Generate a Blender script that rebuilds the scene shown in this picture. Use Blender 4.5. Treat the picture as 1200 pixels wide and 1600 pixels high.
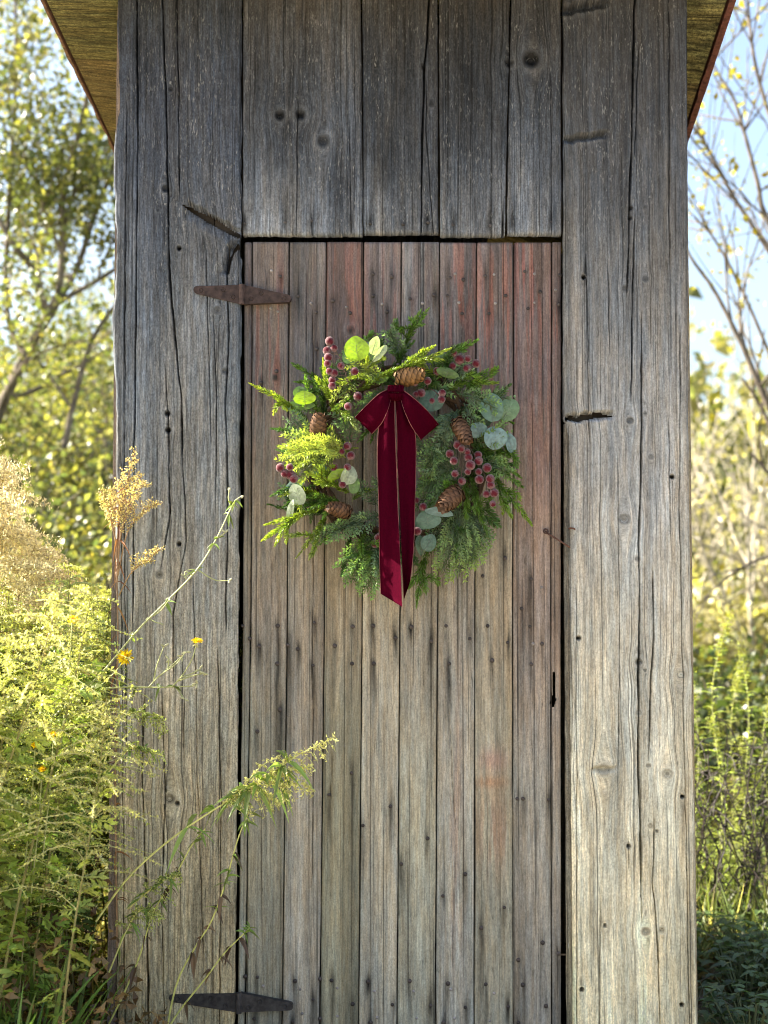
import bpy, math, random
import numpy as np
from mathutils import Vector

# ------------------------------------------------------------------ camera, sky, sun, exposure
S = bpy.context.scene
for o in list(bpy.data.objects):
    bpy.data.objects.remove(o)
COL = S.collection
R = math.radians
FPX = 2323.0                 # focal length measured in pixels of the 1200x1600 photograph
CAM = np.array([0.0, -3.32, 1.08])
PITCH = R(3.3)
cd = bpy.data.cameras.new('camera')
cd.sensor_fit = 'VERTICAL'; cd.sensor_height = 36.0; cd.sensor_width = 27.0
cd.lens = 36.0 * FPX / 1600.0
cd.clip_start = 0.05; cd.clip_end = 1500
cd.dof.use_dof = True; cd.dof.focus_distance = 3.28; cd.dof.aperture_fstop = 3.3
cam = bpy.data.objects.new('camera', cd); COL.objects.link(cam)
cam.location = CAM; cam.rotation_euler = (R(90) + PITCH, 0, 0)
S.camera = cam

SUN_EL = R(36); SUN_BACK = R(8)        # sun stands left, a little behind the plane of the front wall
TO_SUN = Vector((-math.cos(SUN_EL) * math.cos(SUN_BACK), math.cos(SUN_EL) * math.sin(SUN_BACK), math.sin(SUN_EL)))
W = bpy.data.worlds.new('World'); S.world = W; W.use_nodes = True
wn = W.node_tree.nodes; wl = W.node_tree.links
sky = wn.new('ShaderNodeTexSky'); sky.sky_type = 'NISHITA'; sky.sun_disc = False
sky.sun_elevation = SUN_EL
sky.sun_rotation = math.atan2(TO_SUN.x, TO_SUN.y)
sky.air_density = 1.0; sky.dust_density = 4.0; sky.ozone_density = 1.0
bg = wn['Background']; bg.inputs['Strength'].default_value = 0.10
wl.new(sky.outputs[0], bg.inputs['Color'])
sl = bpy.data.lights.new('sun', 'SUN'); sl.energy = 5.0; sl.angle = R(0.5); sl.color = (1.0, 0.93, 0.80)
sun = bpy.data.objects.new('sun', sl); COL.objects.link(sun)
sun.rotation_euler = TO_SUN.to_track_quat('Z', 'Y').to_euler()
S.view_settings.view_transform = 'Standard'; S.view_settings.look = 'None'
S.view_settings.gamma = 1; S.view_settings.use_curve_mapping = False
S.view_settings.exposure = 2.15
S.cycles.filter_width = 1.0; S.cycles.use_denoising = True; S.cycles.max_bounces = 8; S.cycles.transparent_max_bounces = 8

# ------------------------------------------------------------------ helpers
rng = np.random.default_rng(7)
CP, SP = math.cos(PITCH), math.sin(PITCH)
def ray(px, py):
    a = (np.asarray(px, float) - 600) / FPX; b = (800 - np.asarray(py, float)) / FPX
    return np.stack([a + 0 * b, CP - b * SP + 0 * a, SP + b * CP + 0 * a], -1)
def P(px, py, Y=0.0):
    """the point of the plane y=Y seen at a pixel of the photograph"""
    d = ray(px, py); t = (Y - CAM[1]) / d[..., 1]
    return CAM + d * t[..., None]
def PXP(px, py, X):
    d = ray(px, py); t = (X - CAM[0]) / d[..., 0]
    return CAM + d * t[..., None]
def proj(X, Y, Z):
    y = Y - CAM[1]; z = Z - CAM[2]
    dep = y * CP + z * SP; up = -y * SP + z * CP
    return 600 + FPX * (X - CAM[0]) / dep, 800 - FPX * up / dep

class MB:
    def __init__(s): s.V = []; s.T = []; s.Q = []; s.C = []; s.n = 0
    def add(s, v, tris=None, quads=None, col=(1, 1, 1)):
        v = np.asarray(v, float).reshape(-1, 3)
        c = np.asarray(col, float)
        if c.ndim == 1: c = np.tile(c, (len(v), 1))
        if tris is not None and len(tris): s.T.append(np.asarray(tris, int) + s.n)
        if quads is not None and len(quads): s.Q.append(np.asarray(quads, int) + s.n)
        s.V.append(v); s.C.append(c); s.n += len(v)
    def mesh(s, name, mat=None, smooth=False, extra=None):
        v = np.concatenate(s.V); c = np.concatenate(s.C)
        t = np.concatenate(s.T) if s.T else np.zeros((0, 3), int)
        q = np.concatenate(s.Q) if s.Q else np.zeros((0, 4), int)
        me = bpy.data.meshes.new(name)
        me.vertices.add(len(v)); me.vertices.foreach_set('co', v.astype(np.float32).ravel())
        idx = np.concatenate([t.ravel(), q.ravel()]).astype(np.int32)
        me.loops.add(len(idx)); me.loops.foreach_set('vertex_index', idx)
        npoly = len(t) + len(q); me.polygons.add(npoly)
        st = np.concatenate([np.arange(len(t)) * 3, len(t) * 3 + np.arange(len(q)) * 4]).astype(np.int32)
        me.polygons.foreach_set('loop_start', st)
        me.polygons.foreach_set('use_smooth', np.full(npoly, smooth, bool))
        ca = me.color_attributes.new('Col', 'FLOAT_COLOR', 'POINT')
        ca.data.foreach_set('color', np.hstack([c, np.ones((len(c), 1))]).astype(np.float32).ravel())
        if extra:
            for k, a in extra.items():
                at = me.attributes.new(k, 'FLOAT_VECTOR', 'POINT')
                at.data.foreach_set('vector', a.astype(np.float32).ravel())
        me.update(calc_edges=True); me.validate()
        if mat: me.materials.append(mat)
        return me
def link(name, me, parent=None, loc=None, **props):
    o = bpy.data.objects.new(name, me); COL.objects.link(o)
    if parent is not None: o.parent = parent
    if loc is not None: o.location = loc
    for k, v in props.items(): o[k] = v
    return o
def empty(name, loc=(0, 0, 0), **props):
    o = link(name, None, None, loc, **props); o.empty_display_size = 0.05
    return o
def copy_tree(o, parent=None):
    c = o.copy(); COL.objects.link(c)
    if parent is not None: c.parent = parent
    for ch in o.children: copy_tree(ch, c)
    return c
def unit(a): 
    a = np.asarray(a, float); return a / np.maximum(np.linalg.norm(a, axis=-1, keepdims=True), 1e-9)
def smooth_line(pts, n):
    """Catmull-Rom through the points, n samples"""
    p = np.asarray(pts, float)
    if len(p) == 2: return p[0] + (p[1] - p[0]) * np.linspace(0, 1, n)[:, None]
    q = np.vstack([2 * p[0] - p[1], p, 2 * p[-1] - p[-2]])
    u = np.linspace(0, len(p) - 1 - 1e-6, n); i = u.astype(int); f = (u - i)[:, None]
    a, b, c, d = q[i], q[i + 1], q[i + 2], q[i + 3]
    return 0.5 * (2 * b + (c - a) * f + (2 * a - 5 * b + 4 * c - d) * f ** 2 + (3 * b - a - 3 * c + d) * f ** 3)
def tube(mb, pts, rad, k=5, col=(1, 1, 1), cap=True):
    pts = np.asarray(pts, float); n = len(pts); rad = np.broadcast_to(np.asarray(rad, float), (n,))
    tg = unit(np.gradient(pts, axis=0))
    ref = np.array([0, 0, 1.0]) if abs(tg[:, 2]).mean() < 0.8 else np.array([1.0, 0, 0])
    a = unit(np.cross(tg, ref)); b = np.cross(tg, a)
    th = np.arange(k) * 2 * math.pi / k
    ring = pts[:, None] + rad[:, None, None] * (np.cos(th)[None, :, None] * a[:, None] + np.sin(th)[None, :, None] * b[:, None])
    i = np.arange(n - 1)[:, None] * k; j = np.arange(k)[None]; j2 = (j + 1) % k
    quads = np.stack([i + j, i + j2, i + k + j2, i + k + j], -1).reshape(-1, 4)
    v = ring.reshape(-1, 3); tris = []
    c = np.asarray(col, float)
    if c.ndim == 2: c = np.repeat(c, k, 0)
    if cap:
        v = np.vstack([v, pts[:1], pts[-1:]])
        if c.ndim == 2: c = np.vstack([c, c[:1], c[-1:]])
        jj = np.arange(k); kk = (jj + 1) % k
        tris = np.vstack([np.stack([kk, jj, jj * 0 + n * k], -1), np.stack([(n - 1) * k + jj, (n - 1) * k + kk, jj * 0 + n * k + 1], -1)])
    mb.add(v, tris, quads, c)
def leaves(mb, base, d, nrm, L, Wd, col, bend=0.15, mid=0.45):
    """many small leaves: base, two shoulders, tip; bent along the length"""
    base = np.asarray(base, float); n = len(base)
    d = unit(np.broadcast_to(d, (n, 3))); nrm = np.broadcast_to(nrm, (n, 3))
    side = unit(np.cross(d, nrm)); nn = np.cross(side, d)
    L = np.broadcast_to(np.asarray(L, float), (n,))[:, None]; Wd = np.broadcast_to(np.asarray(Wd, float), (n,))[:, None]
    m = base + d * L * mid + nn * L * bend
    v = np.stack([base, m - side * Wd / 2, m + side * Wd / 2, base + d * L], 1).reshape(-1, 3)
    i = np.arange(n)[:, None] * 4
    t = np.concatenate([i + np.array([[0, 2, 1]]), i + np.array([[1, 2, 3]])])
    c = np.broadcast_to(np.asarray(col, float), (n, 3))
    mb.add(v, t, None, np.repeat(c, 4, 0))
def blade(mb, base, d, nrm, L, Wd, col, droop=0.5, n=5):
    """one long leaf as a strip with a fold and a droop"""
    d = unit(d); s = unit(np.cross(d, nrm)); t = np.linspace(0, 1, n)
    c = np.asarray(base) + d * (L * t)[:, None] + np.array([0, 0, -1.0]) * (droop * L * t ** 2)[:, None]
    w = Wd * np.sin(math.pi * (0.12 + 0.88 * t) ** 0.8).clip(0.03) / 2
    up = unit(np.cross(s, d))
    v = np.concatenate([c - s * w[:, None] + up * (w * 0.35)[:, None], c, c + s * w[:, None] + up * (w * 0.35)[:, None]])
    i = np.arange(n - 1)
    q = np.concatenate([np.stack([i, i + n, i + n + 1, i + 1], -1), np.stack([i + n, i + 2 * n, i + 2 * n + 1, i + n + 1], -1)])
    mb.add(v, None, q, col)
def noise1(n_or_x, freq, seed):
    g = np.random.default_rng(seed).random(4096); x = np.asarray(n_or_x) * freq + 1000.5
    i = np.floor(x).astype(int); f = x - i; f = f * f * (3 - 2 * f)
    return g[i % 4096] * (1 - f) + g[(i + 1) % 4096] * f
def noise2(x, y, fx, fy, seed):
    g = np.random.default_rng(seed).random((256, 256)); x = x * fx + 500.3; y = y * fy + 500.7
    i = np.floor(x).astype(int); j = np.floor(y).astype(int); f = x - i; h = y - j
    f = f * f * (3 - 2 * f); h = h * h * (3 - 2 * h); a = i % 256; b = (i + 1) % 256; c = j % 256; d = (j + 1) % 256
    return (g[a, c] * (1 - f) + g[b, c] * f) * (1 - h) + (g[a, d] * (1 - f) + g[b, d] * f) * h
def fbm2(x, y, fx, fy, seed, o=4):
    s = 0; a = 0.5; t = 0
    for k in range(o):
        s = s + a * noise2(x, y, fx * 2 ** k, fy * 2 ** k, seed + k * 17); t += a; a *= 0.55
    return s / t
def sm(a, b, x):
    t = np.clip((x - a) / (b - a), 0, 1); return t * t * (3 - 2 * t)

# ------------------------------------------------------------------ materials
def newmat(name):
    m = bpy.data.materials.new(name); m.use_nodes = True
    return m, m.node_tree.nodes, m.node_tree.links, m.node_tree.nodes['Principled BSDF']
def nd(n, t, **kw):
    x = n.new(t)
    for k, v in kw.items(): setattr(x, k, v)
    return x
def math_(n, l, op, a, b=None, c=None):
    x = n.new('ShaderNodeMath'); x.operation = op
    for i, v in enumerate((a, b, c)):
        if v is None: continue
        if isinstance(v, (int, float)): x.inputs[i].default_value = v
        else: l.new(v, x.inputs[i])
    return x.outputs[0]
def ramp(n, l, fac, lo, hi, a=0.0, b=1.0):
    x = n.new('ShaderNodeMapRange'); l.new(fac, x.inputs[0])
    for i, v in enumerate((lo, hi, a, b)): x.inputs[i + 1].default_value = v
    return x.outputs[0]
def mixc(n, l, mode, fac, a, b):
    x = n.new('ShaderNodeMix'); x.data_type = 'RGBA'; x.blend_type = mode
    for i, v in ((0, fac), (6, a), (7, b)):
        if isinstance(v, (int, float)): x.inputs[i].default_value = v
        elif isinstance(v, tuple): x.inputs[i].default_value = (*v, 1)
        else: l.new(v, x.inputs[i])
    return x.outputs[2]

def wood_material(name, fleck=0.5, contrast=1.0, bumpd=0.0008):
    """weathered board: colour from the board's own stains, grain follows the attribute G (across, along)"""
    m, n, l, b = newmat(name)
    at = nd(n, 'ShaderNodeAttribute', attribute_name='G'); co = nd(n, 'ShaderNodeAttribute', attribute_name='Col')
    def nz(sx, sz, det, rough=0.6):
        v = nd(n, 'ShaderNodeVectorMath', operation='MULTIPLY'); l.new(at.outputs['Vector'], v.inputs[0]); v.inputs[1].default_value = (sx, 7.0, sz)
        t = nd(n, 'ShaderNodeTexNoise'); t.inputs['Scale'].default_value = 1; t.inputs['Detail'].default_value = det
        t.inputs['Roughness'].default_value = rough; l.new(v.outputs[0], t.inputs['Vector']); return t.outputs['Fac']
    fine = nz(300, 11, 3); mid = nz(120, 4, 3); fl = nz(260, 62, 3, 0.75); pit = nz(230, 22, 2); broad = nz(22, 2.0, 4); tick = nz(210, 30, 4, 0.75)
    g = math_(n, l, 'MULTIPLY', ramp(n, l, fine, 0.3, 0.7, 1 - 0.34 * contrast, 1 + 0.30 * contrast),
              ramp(n, l, mid, 0.3, 0.7, 1 - 0.22 * contrast, 1 + 0.20 * contrast))
    g = math_(n, l, 'MULTIPLY', g, ramp(n, l, broad, 0.3, 0.7, 0.86, 1.14))
    g = math_(n, l, 'MULTIPLY', g, ramp(n, l, tick, 0.28, 0.72, 1 - 0.52 * contrast, 1 + 0.50 * contrast))
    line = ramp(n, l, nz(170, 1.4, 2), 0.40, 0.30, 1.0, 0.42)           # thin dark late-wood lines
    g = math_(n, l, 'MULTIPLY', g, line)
    g = math_(n, l, 'MULTIPLY', g, ramp(n, l, nz(240, 0.7, 1), 0.345, 0.30, 1.0, 0.38))  # shade of fine drying cracks painted in as dark lines
    g = math_(n, l, 'MULTIPLY', g, ramp(n, l, nz(330, 210, 2, 0.8), 0.3, 0.7, 1 - 0.36 * contrast, 1 + 0.36 * contrast))     # grey speckle of the weathered surface
    pits = ramp(n, l, pit, 0.34, 0.27, 1.0, 0.55)
    g = math_(n, l, 'MULTIPLY', g, pits)
    gv = nd(n, 'ShaderNodeCombineColor'); [l.new(g, gv.inputs[i]) for i in range(3)]
    c = mixc(n, l, 'MULTIPLY', 1.0, co.outputs['Color'], gv.outputs[0])
    c = mixc(n, l, 'MULTIPLY', 1.0, c, mixc(n, l, 'MIX', ramp(n, l, nz(95, 9, 3), 0.35, 0.65), (0.94, 1.0, 1.06), (1.07, 1.0, 0.91)))
    f = math_(n, l, 'MULTIPLY', ramp(n, l, fl, 0.58, 0.70), fleck)
    f = math_(n, l, 'MULTIPLY', f, ramp(n, l, nz(9, 5, 3), 0.42, 0.62, 0.15, 1.0))
    c = mixc(n, l, 'MIX', f, c, (0.36, 0.355, 0.34))
    l.new(c, b.inputs['Base Color']); b.inputs['Roughness'].default_value = 0.85
    b.inputs['Specular IOR Level'].default_value = 0.25
    h = math_(n, l, 'ADD', math_(n, l, 'MULTIPLY', fine, 0.7), math_(n, l, 'ADD', math_(n, l, 'MULTIPLY', line, 0.5), math_(n, l, 'MULTIPLY', fl, 0.25)))
    bp = nd(n, 'ShaderNodeBump'); bp.inputs['Strength'].default_value = 0.8; bp.inputs['Distance'].default_value = bumpd
    l.new(h, bp.inputs['Height']); l.new(bp.outputs[0], b.inputs['Normal'])
    return m
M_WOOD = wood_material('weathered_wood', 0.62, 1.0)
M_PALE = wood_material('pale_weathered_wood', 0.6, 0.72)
M_DOOR = wood_material('weathered_door_wood', 0.22, 0.62, 0.0006)
M_SOFF = wood_material('rough_sawn_wood', 0.05, 1.7, 0.002)

def leaf_material(name, trans=0.45, rough=0.5, spec=0.3, var=0.35, tint=(1.25, 1.25, 0.55), mott=0.0):
    m, n, l, b = newmat(name)
    co = nd(n, 'ShaderNodeAttribute', attribute_name='Col'); oi = nd(n, 'ShaderNodeObjectInfo')
    ge = nd(n, 'ShaderNodeNewGeometry')
    v1 = ramp(n, l, ge.outputs['Random Per Island'], 0, 1, 1 - var, 1 + var)
    v2 = ramp(n, l, oi.outputs['Random'], 0, 1, 0.85, 1.15)
    hs = nd(n, 'ShaderNodeHueSaturation'); hs.inputs['Saturation'].default_value = 1.0
    base = co.outputs['Color']
    if mott:
        tc = nd(n, 'ShaderNodeTexCoord'); t = nd(n, 'ShaderNodeTexNoise'); t.inputs['Scale'].default_value = 130; t.inputs['Detail'].default_value = 4; l.new(tc.outputs['Object'], t.inputs['Vector'])
        g = ramp(n, l, t.outputs['Fac'], 0.35, 0.65, 1 - mott, 1 + mott); gv = nd(n, 'ShaderNodeCombineColor'); [l.new(g, gv.inputs[i]) for i in range(3)]
        base = mixc(n, l, 'MULTIPLY', 1.0, base, gv.outputs[0])
    l.new(base, hs.inputs['Color'])
    l.new(ramp(n, l, ge.outputs['Random Per Island'], 0, 1, 0.485, 0.515), hs.inputs['Hue'])
    l.new(math_(n, l, 'MULTIPLY', v1, v2), hs.inputs['Value'])
    l.new(hs.outputs[0], b.inputs['Base Color']); b.inputs['Roughness'].default_value = rough
    b.inputs['Specular IOR Level'].default_value = spec
    tr = nd(n, 'ShaderNodeBsdfTranslucent')
    l.new(mixc(n, l, 'MULTIPLY', 1.0, hs.outputs[0], tint), tr.inputs['Color'])
    mx = nd(n, 'ShaderNodeMixShader'); mx.inputs[0].default_value = trans
    l.new(b.outputs[0], mx.inputs[1]); l.new(tr.outputs[0], mx.inputs[2])
    l.new(mx.outputs[0], n['Material Output'].inputs['Surface'])
    return m
M_LEAF = leaf_material('weed_leaf', 0.48, 0.42, 0.45, 0.45)
M_TREE = leaf_material('tree_leaf', 0.5, 0.35, 0.5)
M_PINE = leaf_material('wreath_needles', 0.45, 0.4, 0.5, 0.22)
M_FLUFF = leaf_material('seed_fluff', 0.6, 0.9, 0.05, 0.25, (1.0, 1.0, 0.85))
def vc_material(name, rough=0.7, spec=0.3, sheen=0.0, nscale=60, namt=0.35, bump=0.0, sheen_tint=(1, 1, 1), metal=0.0):
    m, n, l, b = newmat(name)
    co = nd(n, 'ShaderNodeAttribute', attribute_name='Col'); tc = nd(n, 'ShaderNodeTexCoord')
    t = nd(n, 'ShaderNodeTexNoise'); t.inputs['Scale'].default_value = nscale; t.inputs['Detail'].default_value = 5; l.new(tc.outputs['Object'], t.inputs['Vector'])
    g = ramp(n, l, t.outputs['Fac'], 0.3, 0.7, 1 - namt, 1 + namt)
    gv = nd(n, 'ShaderNodeCombineColor'); [l.new(g, gv.inputs[i]) for i in range(3)]
    l.new(mixc(n, l, 'MULTIPLY', 1.0, co.outputs['Color'], gv.outputs[0]), b.inputs['Base Color'])
    b.inputs['Roughness'].default_value = rough; b.inputs['Specular IOR Level'].default_value = spec; b.inputs['Metallic'].default_value = metal
    if sheen: 
        b.inputs['Sheen Weight'].default_value = sheen; b.inputs['Sheen Roughness'].default_value = 0.35; b.inputs['Sheen Tint'].default_value = (*sheen_tint, 1)
    if bump:
        bp = nd(n, 'ShaderNodeBump'); bp.inputs['Strength'].default_value = 0.7; bp.inputs['Distance'].default_value = bump
        l.new(t.outputs['Fac'], bp.inputs['Height']); l.new(bp.outputs[0], b.inputs['Normal'])
    return m
M_BARK = vc_material('bark', 0.9, 0.1, nscale=14, namt=0.5, bump=0.01)
M_STEM = vc_material('plant_stem', 0.6, 0.3, nscale=80, namt=0.2)
M_RUST = vc_material('rusty_iron', 0.75, 0.4, nscale=90, namt=0.5, bump=0.0006, metal=0.25)
M_NAIL = vc_material('nail_iron', 0.6, 0.5, nscale=300, namt=0.3, metal=0.4)
M_BERRY = vc_material('frosted_berry', 0.8, 0.2, sheen=0.4, nscale=700, namt=0.3, bump=0.0006, sheen_tint=(1.0, 0.93, 0.93))
M_VELVET = vc_material('burgundy_velvet', 0.8, 0.01, sheen=0.06, nscale=260, namt=0.18, bump=0.0003, sheen_tint=(1.0, 0.03, 0.08))
M_CONE = vc_material('pine_cone', 0.6, 0.35, nscale=160, namt=0.3)
M_EUC = leaf_material('eucalyptus', 0.30, 0.5, 0.35, 0.06, (1.4, 1.5, 0.45), 0.17)
M_DARK = vc_material('old_timber', 0.9, 0.1, nscale=30, namt=0.4)

# ------------------------------------------------------------------ ground
def ground_material():
    m, n, l, b = newmat('meadow_ground'); tc = nd(n, 'ShaderNodeTexCoord')
    def nz(s, d=5):
        t = nd(n, 'ShaderNodeTexNoise'); t.inputs['Scale'].default_value = s; t.inputs['Detail'].default_value = d; l.new(tc.outputs['Object'], t.inputs['Vector']); return t.outputs['Fac']
    c = mixc(n, l, 'MIX', ramp(n, l, nz(0.6), 0.4, 0.6), (0.10, 0.12, 0.035), (0.24, 0.20, 0.075))
    c = mixc(n, l, 'MIX', ramp(n, l, nz(9, 6), 0.45, 0.62), c, (0.09, 0.065, 0.035))
    l.new(c, b.inputs['Base Color']); b.inputs['Roughness'].default_value = 0.95
    bp = nd(n, 'ShaderNodeBump'); bp.inputs['Distance'].default_value = 0.04; l.new(nz(18, 6), bp.inputs['Height']); l.new(bp.outputs[0], b.inputs['Normal'])
    return m
gx = np.concatenate([np.linspace(-500, -12, 12), np.linspace(-11, 11, 45), np.linspace(12, 500, 12)])
gy = np.concatenate([np.linspace(-300, -8, 8), np.linspace(-7, 26, 60), np.linspace(27, 700, 14)])
GX, GY = np.meshgrid(gx, gy, indexing='ij')
def gz(x, y):
    x = np.asarray(x, float); y = np.asarray(y, float)
    near = sm(1.5, 5, np.hypot(x, y - 0.5))
    return near * (0.25 * (fbm2(x, y, 0.16, 0.16, 90, 3) - 0.5)) + 0.035 * (noise2(x, y, 1.1, 1.1, 91) - 0.5) + sm(8, 60, y) * 1.6
mb = MB(); ni, nj = GX.shape
i, j = np.meshgrid(np.arange(ni - 1), np.arange(nj - 1), indexing='ij')
mb.add(np.stack([GX, GY, gz(GX, GY)], -1), None, np.stack([i * nj + j, (i + 1) * nj + j, (i + 1) * nj + j + 1, i * nj + j + 1], -1).reshape(-1, 4))
link('ground', mb.mesh('ground', ground_material(), True), kind='structure')

# unseen pale gravel added before the shed, bounces warm light onto lower boards
pm, pn, pl_, pb = newmat('gravel'); ptc = nd(pn, 'ShaderNodeTexCoord'); pt_ = nd(pn, 'ShaderNodeTexVoronoi'); pt_.inputs['Scale'].default_value = 60; pl_.new(ptc.outputs['Object'], pt_.inputs['Vector'])
pl_.new(mixc(pn, pl_, 'MIX', ramp(pn, pl_, pt_.outputs['Color'], 0.1, 0.9), (0.34, 0.28, 0.20), (0.56, 0.48, 0.36)), pb.inputs['Base Color']); pb.inputs['Roughness'].default_value = 0.95
pbp = nd(pn, 'ShaderNodeBump'); pbp.inputs['Distance'].default_value = 0.01; pl_.new(pt_.outputs['Distance'], pbp.inputs['Height']); pl_.new(pbp.outputs[0], pb.inputs['Normal'])
A_, B_ = np.meshgrid(np.linspace(-7, 9, 65), np.linspace(-7, -.20, 30), indexing='ij'); mb = MB()
i, j = np.meshgrid(np.arange(64), np.arange(29), indexing='ij')
mb.add(np.stack([A_, B_ + .10 * np.sin(A_ * 1.3) * 0, gz(A_, B_) + .012], -1), None, np.stack([i * 30 + j, (i + 1) * 30 + j, (i + 1) * 30 + j + 1, i * 30 + j + 1], -1).reshape(-1, 4))
link('bounce_gravel', mb.mesh('bounce_gravel', pm, True), kind='structure')

# ------------------------------------------------------------------ the shed: boards
def board(name, parent, Lp, Rp, yt, yb, Y, cols, seed, mat=None, cracks=(), knots=(), thick=0.025, dx=0.0017, dz=0.007,
          stains=(), holes=(), patch=(), tone=0.0, rag=0.0006, cup=0.0012, edge=0.0025, end_rag=0.0015, gouge=()):
    """One board of the front. Edges are traced as (pixel y, pixel x) lines and put on the plane y=Y."""
    r = np.random.default_rng(seed)
    Lw = np.array([P(x, y, Y) for y, x in Lp]); Rw = np.array([P(x, y, Y) for y, x in Rp])
    zt = float(P(600, yt, Y)[2]); zb = float(P(600, yb, Y)[2])
    w = abs(Rw[:, 0].mean() - Lw[:, 0].mean())
    nx = max(6, int(w / dx)); nz_ = int((zt - zb) / dz)
    z = np.linspace(zt, zb, nz_ + 1); s = np.linspace(0, 1, nx + 1)
    oL = np.argsort(Lw[:, 2]); oR = np.argsort(Rw[:, 2])
    xl = np.interp(z, Lw[oL, 2], Lw[oL, 0]) + rag * 2 * (noise1(z, 40, seed) - 0.5) + rag * 2 * (noise1(z, 11, seed + 1) - 0.5)
    xr = np.interp(z, Rw[oR, 2], Rw[oR, 0]) + rag * 2 * (noise1(z, 40, seed + 2) - 0.5) + rag * 2 * (noise1(z, 11, seed + 3) - 0.5)
    X = xl[:, None] + (xr - xl)[:, None] * s[None]
    Z = np.repeat(z[:, None], nx + 1, 1)
    Z[-1] += end_rag * (noise1(X[-1], 160, seed + 5) - 0.5) * 2 + end_rag * (noise1(X[-1], 30, seed + 6) - 0.5) * 2
    PX, PY = proj(X, np.full_like(X, Y), Z); mpp = 1.43e-3
    u = X.copy() + 0.006 * (fbm2(X, Z, 3, 0.9, seed + 8, 2) - 0.5)
    dark = np.ones_like(X); light = np.zeros_like(X); h = np.zeros_like(X)
    for kx, ky, kr, kd, kdark in knots:              # grain flows round the knots
        ax = (PX - kx) * mpp; az = (PY - ky) * mpp; rr = kr * mpp
        g = rr * (1.0 if kr > 5 else .6) * np.exp(-(az / (3.6 * rr)) ** 2)
        u -= np.sign(ax) * np.minimum(np.abs(ax) * 0.7, g * np.exp(-np.abs(ax) / (3.5 * rr)))
        dd = np.hypot(ax, az * 1.1) + 0.12 * rr * (noise2(PX, PY, 0.2, 0.2, seed + 3) - 0.5)
        ins = sm(1.25 * rr, 0.75 * rr, dd)
        u = u * (1 - ins) + (kx * mpp + dd * 1.4) * ins
        dark *= 1 - kdark * ins * (0.8 + 0.4 * noise2(PX, PY, .3, .3, seed + 2)); light += 0.22 * np.exp(-((dd - 1.7 * rr) / (0.5 * rr)) ** 2) * (1 if kr > 5 else 0.5)
        h += 0.0016 * np.exp(-(dd / (1.6 * rr)) ** 2) - (2.2 * kd if kd >= .004 else kd) * sm(0.95 * rr, 0.45 * rr, dd)
    h += cup * 2 * (fbm2(X, Z, 6, 1.2, seed + 11, 3) - 0.5) + 0.0011 * (noise2(u, Z, 260, 2.5, seed + 12) - 0.5) + 0.0006 * (noise2(u, Z, 95, 1.5, seed + 13) - 0.5)
    for ci, (pts, cw, cdp) in enumerate(cracks):
        pts = np.array(pts, float); yy = pts[:, 1]
        xc = np.interp(PY, yy, pts[:, 0]) + 1.6 * (noise1(PY, 0.025, seed + 31 + ci) - 0.5) + .5 * (noise1(PY, 0.11, seed + 61 + ci) - 0.5)
        tp = sm(yy[0], yy[0] + 40, PY) * sm(yy[-1], yy[-1] - 40, PY)
        if yy[0] <= yt: tp = np.maximum(tp, sm(yy[-1], yy[-1] - 40, PY) * (PY < yy[0] + 60))
        if yy[-1] >= yb: tp = np.maximum(tp, sm(yy[0], yy[0] + 40, PY) * (PY > yy[-1] - 60))
        ww = .56 * cw * (0.45 + 0.95 * noise1(PY, 0.02, seed + 91 + ci)) * (0.35 + 0.65 * tp)
        d = (PX - xc) * mpp
        h -= 1.9 * cdp * tp * np.exp(-np.abs(d / np.maximum(ww, 0.00075)) ** 3)
        h += 0.0009 * tp * np.exp(-(d / 0.006) ** 2)
    for gx_, gy_, dx_, dy_, ang, gd in gouge:         # torn-out hollows (px): centre, half length, half height, slope, depth
        ca, sa = math.cos(ang), math.sin(ang)
        a = (PX - gx_) * ca + (PY - gy_) * sa; b = -(PX - gx_) * sa + (PY - gy_) * ca
        a = a + 3 * (noise1(b, 0.3, seed + 5) - 0.5); b = b + 4 * (noise1(a, 0.12, seed + 15) - 0.5)
        q = np.hypot(a / dx_, b / dy_)
        bb = b / dy_; pr = np.where(bb < 0, sm(-1.0, -0.78, bb), np.clip(1 - bb / (2.6 if dy_ >= 8 else 1.5), 0, 1) ** (1.3 if dy_ >= 8 else .7)); env = sm(1.0, 0.55, np.abs(a / dx_))
        h -= gd * pr * env; C_y = (pr * env)
        light += 0.22 * env * np.exp(-((bb - 1.7) / .9) ** 2) * (0.3 + 0.9 * noise2(PX, PY, .25, .25, seed + 77))
        u += (0.012 if dy_ >= 8 else 0.003) * np.exp(-(a / dx_) ** 2 - (b / (dy_ * 4)) ** 2) * np.sign(b)
    ed = np.minimum(X - xl[:, None], xr[:, None] - X); h -= 0.0028 * np.exp(-(ed / edge) ** 2)
    h[-1] -= 0.0015; 
    # wood colour: weathering plus painted shade by height, blotches, iron stains, remains of paint
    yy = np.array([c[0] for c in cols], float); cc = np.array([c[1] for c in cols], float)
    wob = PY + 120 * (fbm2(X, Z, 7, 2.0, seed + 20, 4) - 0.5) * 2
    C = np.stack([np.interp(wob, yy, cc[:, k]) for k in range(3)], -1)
    bl = fbm2(u, Z, 45, 1.8, seed + 21, 4)
    C *= (0.55 + 0.9 * bl)[..., None] * (1 + tone)
    bl2 = fbm2(X, Z, 18, 6, seed + 22, 4); C *= (0.75 + 0.5 * bl2)[..., None]
    br = sm(0.5, 0.75, fbm2(X, Z, 14, 1.3, seed + 23, 3))[..., None]          # browner patches
    C = C * (1 - br * 0.5) + C * np.array([1.12, 1.0, 0.84]) * br * 0.5
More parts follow.
